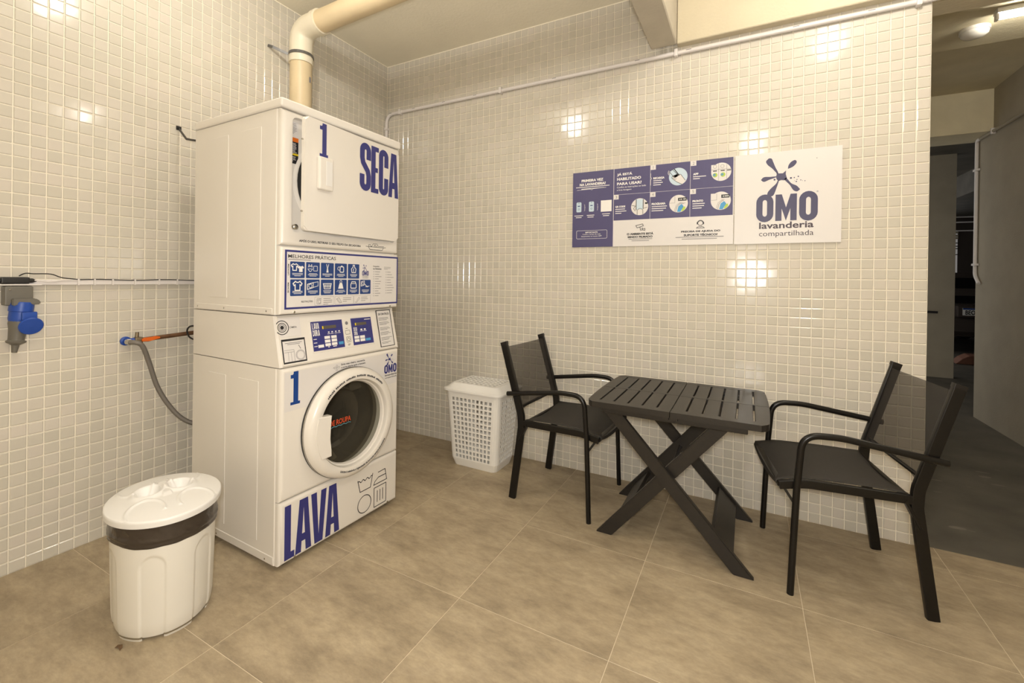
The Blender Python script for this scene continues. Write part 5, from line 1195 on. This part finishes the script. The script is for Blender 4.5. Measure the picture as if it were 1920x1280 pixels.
def leg(xt, xf, y0, y1):
    zt2 = ZT-TH-0.004; dx, dz = xf-xt, zt2; L = math.hypot(dx, dz); hwid = 0.029*L/dz
    bm = bmesh.new(); add_prism(bm, [(xt-hwid, zt2), (xt+hwid, zt2), (xf+hwid, 0.0), (xf-hwid, 0.0)], lambda p: Vector((p[0], y0, p[1])), lambda p: Vector((p[0], y1, p[1])))
    bmesh.ops.bevel(bm, geom=bm.edges, offset=0.003, segments=2, affect='EDGES'); fin(bm, 'leg', 'table', tb, True, 40)
for y0, y1 in ((-0.258, -0.232), (0.240, 0.266)): leg(-0.295, 0.292, y0, y1)
for y0, y1 in ((-0.224, -0.198), (0.206, 0.232)): leg(0.225, -0.312, y0, y1)
def plate(cx_, cz_, ang, ln, y0, y1):
    d = Vector((math.cos(ang), math.sin(ang))); n_ = Vector((-d.y, d.x))*0.010
    c = Vector((cx_, cz_)); poly = [c-d*ln/2-n_, c+d*ln/2-n_, c+d*ln/2+n_, c-d*ln/2+n_]
    bm = bmesh.new(); add_prism(bm, [(p.x, p.y) for p in poly], lambda p: Vector((p[0], y0, p[1])), lambda p: Vector((p[0], y1, p[1])))
    bmesh.ops.bevel(bm, geom=bm.edges, offset=0.002, segments=1, affect='EDGES'); fin(bm, 'spreader', 'table', tb, True, 40)
plate(0.208, 0.105, math.atan2(-0.632, 0.587), 0.115, -0.232, 0.240)
plate(-0.215, 0.120, math.atan2(0.632, 0.537), 0.115, -0.198, 0.206)
sweep('pivot_rod', 'table', tb, [(-0.018, -0.24, 0.335), (-0.018, 0.25, 0.335)], circ(0.010, 10))

# ------------------------------------------------------------------ seen through the passage
car = thing('parked_car', 'dark grey hatchback parked in the garage, number plate starting BEO', 'car', (6.26, 8.05, 0))
def loft(name, mat, parent, secs, auto=35):
    bm = bmesh.new(); R_ = [[bm.verts.new(p) for p in s] for s in secs]
    for i in range(len(R_)-1):
        for j in range(len(R_[i])): bm.faces.new((R_[i][j], R_[i][(j+1) % len(R_[i])], R_[i+1][(j+1) % len(R_[i])], R_[i+1][j]))
    bm.faces.new(R_[0][::-1]); bm.faces.new(R_[-1]); return fin(bm, name, mat, parent, True, auto)
def sec(y, hw_, z0, z1, r=0.10): return [(a, y, (z0+z1)/2+b) for a, b in rrect(2*hw_, z1-z0, min(r, (z1-z0)/2-0.01), 4)]
loft('body', 'carpaint', car, [sec(0.03, 0.72, 0.42, 0.86), sec(0.10, 0.80, 0.30, 0.90), sec(0.5, 0.83, 0.26, 0.93), sec(2.6, 0.83, 0.26, 0.93), sec(3.5, 0.80, 0.28, 0.86), sec(3.75, 0.68, 0.34, 0.70)])
loft('cabin', 'carpaint', car, [sec(0.16, 0.70, 0.80, 0.92, 0.05), sec(0.22, 0.68, 0.80, 1.10, 0.08), sec(0.55, 0.64, 0.80, 1.46, 0.12), sec(1.7, 0.64, 0.80, 1.48, 0.12), sec(2.3, 0.66, 0.80, 1.20, 0.10), sec(2.75, 0.70, 0.80, 0.92, 0.05)])
bm = bmesh.new(); add_prism(bm, [(-0.60, 0.905), (0.60, 0.905), (0.52, 1.36), (-0.52, 1.36)], lambda p: Vector((p[0], 0.115+(p[1]-0.90)*0.62, p[1])), lambda p: Vector((p[0], 0.135+(p[1]-0.90)*0.62, p[1]))); fin(bm, 'rear_window', 'carglass', car)
loft('bumper', 'carpaint', car, [sec(-0.06, 0.70, 0.40, 0.60, 0.06), sec(-0.02, 0.80, 0.36, 0.64, 0.08), sec(0.20, 0.83, 0.34, 0.66, 0.08)])
pt = box('number_plate', 'whiteprint', car, -0.24, 0.16, -0.078, -0.072, 0.690, 0.820, 0.002)
PM = Matrix(((1, 0, 0, 0), (0, 0, -1, 0), (0, 1, 0, 0), (0, 0, 0, 1)))
Print().rect(-0.238, 0.792, 0.158, 0.819).put('plate_band', 'royal', pt, PM, 0.0786)
P = Print(); P.text('BEO', -0.205, 0.702, -0.075, 0.782, 0.03); P.put('plate_letters', 'black', pt, PM, 0.0786)
for s in (-1, 1): box('tail_light', 'tail', car, s*0.70-0.07, s*0.70+0.07, 0.0, 0.06, 0.70, 0.86, 0.01)
for s in (-1, 1):
    for y in (0.65, 3.0): lathe('wheel', 'tyre', car, [(0.0, -0.09), (0.20, -0.09), (0.29, -0.09), (0.31, -0.05), (0.31, 0.05), (0.29, 0.09), (0.20, 0.09), (0.0, 0.09)], 24, T(s*0.74, y, 0.31))
box('plate_mount', 'carpaint', car, -0.30, 0.22, -0.073, 0.10, 0.66, 0.85, 0.004)
wg = thing('brown_ramp', 'reddish brown pointed ramp on the dark garage floor in front of the car', 'ramp', (5.52, 6.62, 0))
bm = bmesh.new(); add_prism(bm, [(0.0, 0.0), (0.08, 0.085), (0.16, 0.135), (0.70, 0.135), (0.70, 0.0)], lambda p: Vector((p[0], 0.0, p[1])), lambda p: Vector((p[0]+0.05, 0.35, p[1]))); bmesh.ops.bevel(bm, geom=bm.edges, offset=0.006, segments=1, affect='EDGES'); fin(bm, 'block', 'terracotta', wg)
for k, z in enumerate((2.52, 2.66, 2.40)):
    gp = thing('garage_pipe', ['pale thin overhead pipe in the garage, middle of three', 'pale thin overhead pipe in the garage, highest of three', 'pale thin overhead pipe in the garage, lowest of three'][k], 'pipe', (5.9, 9.6+0.3*k, 0), 0, 'pipes under the garage ceiling')
    sweep('pipe', 'pvc_white', gp, [(0.0, 0, z), (3.2, 0, z-0.03)], circ(0.014, 8))
    for x in (0.3, 2.8): sweep('hanger', 'steel_strap', gp, [(x, 0, z), (x, 0, H)], circ(0.004, 6))
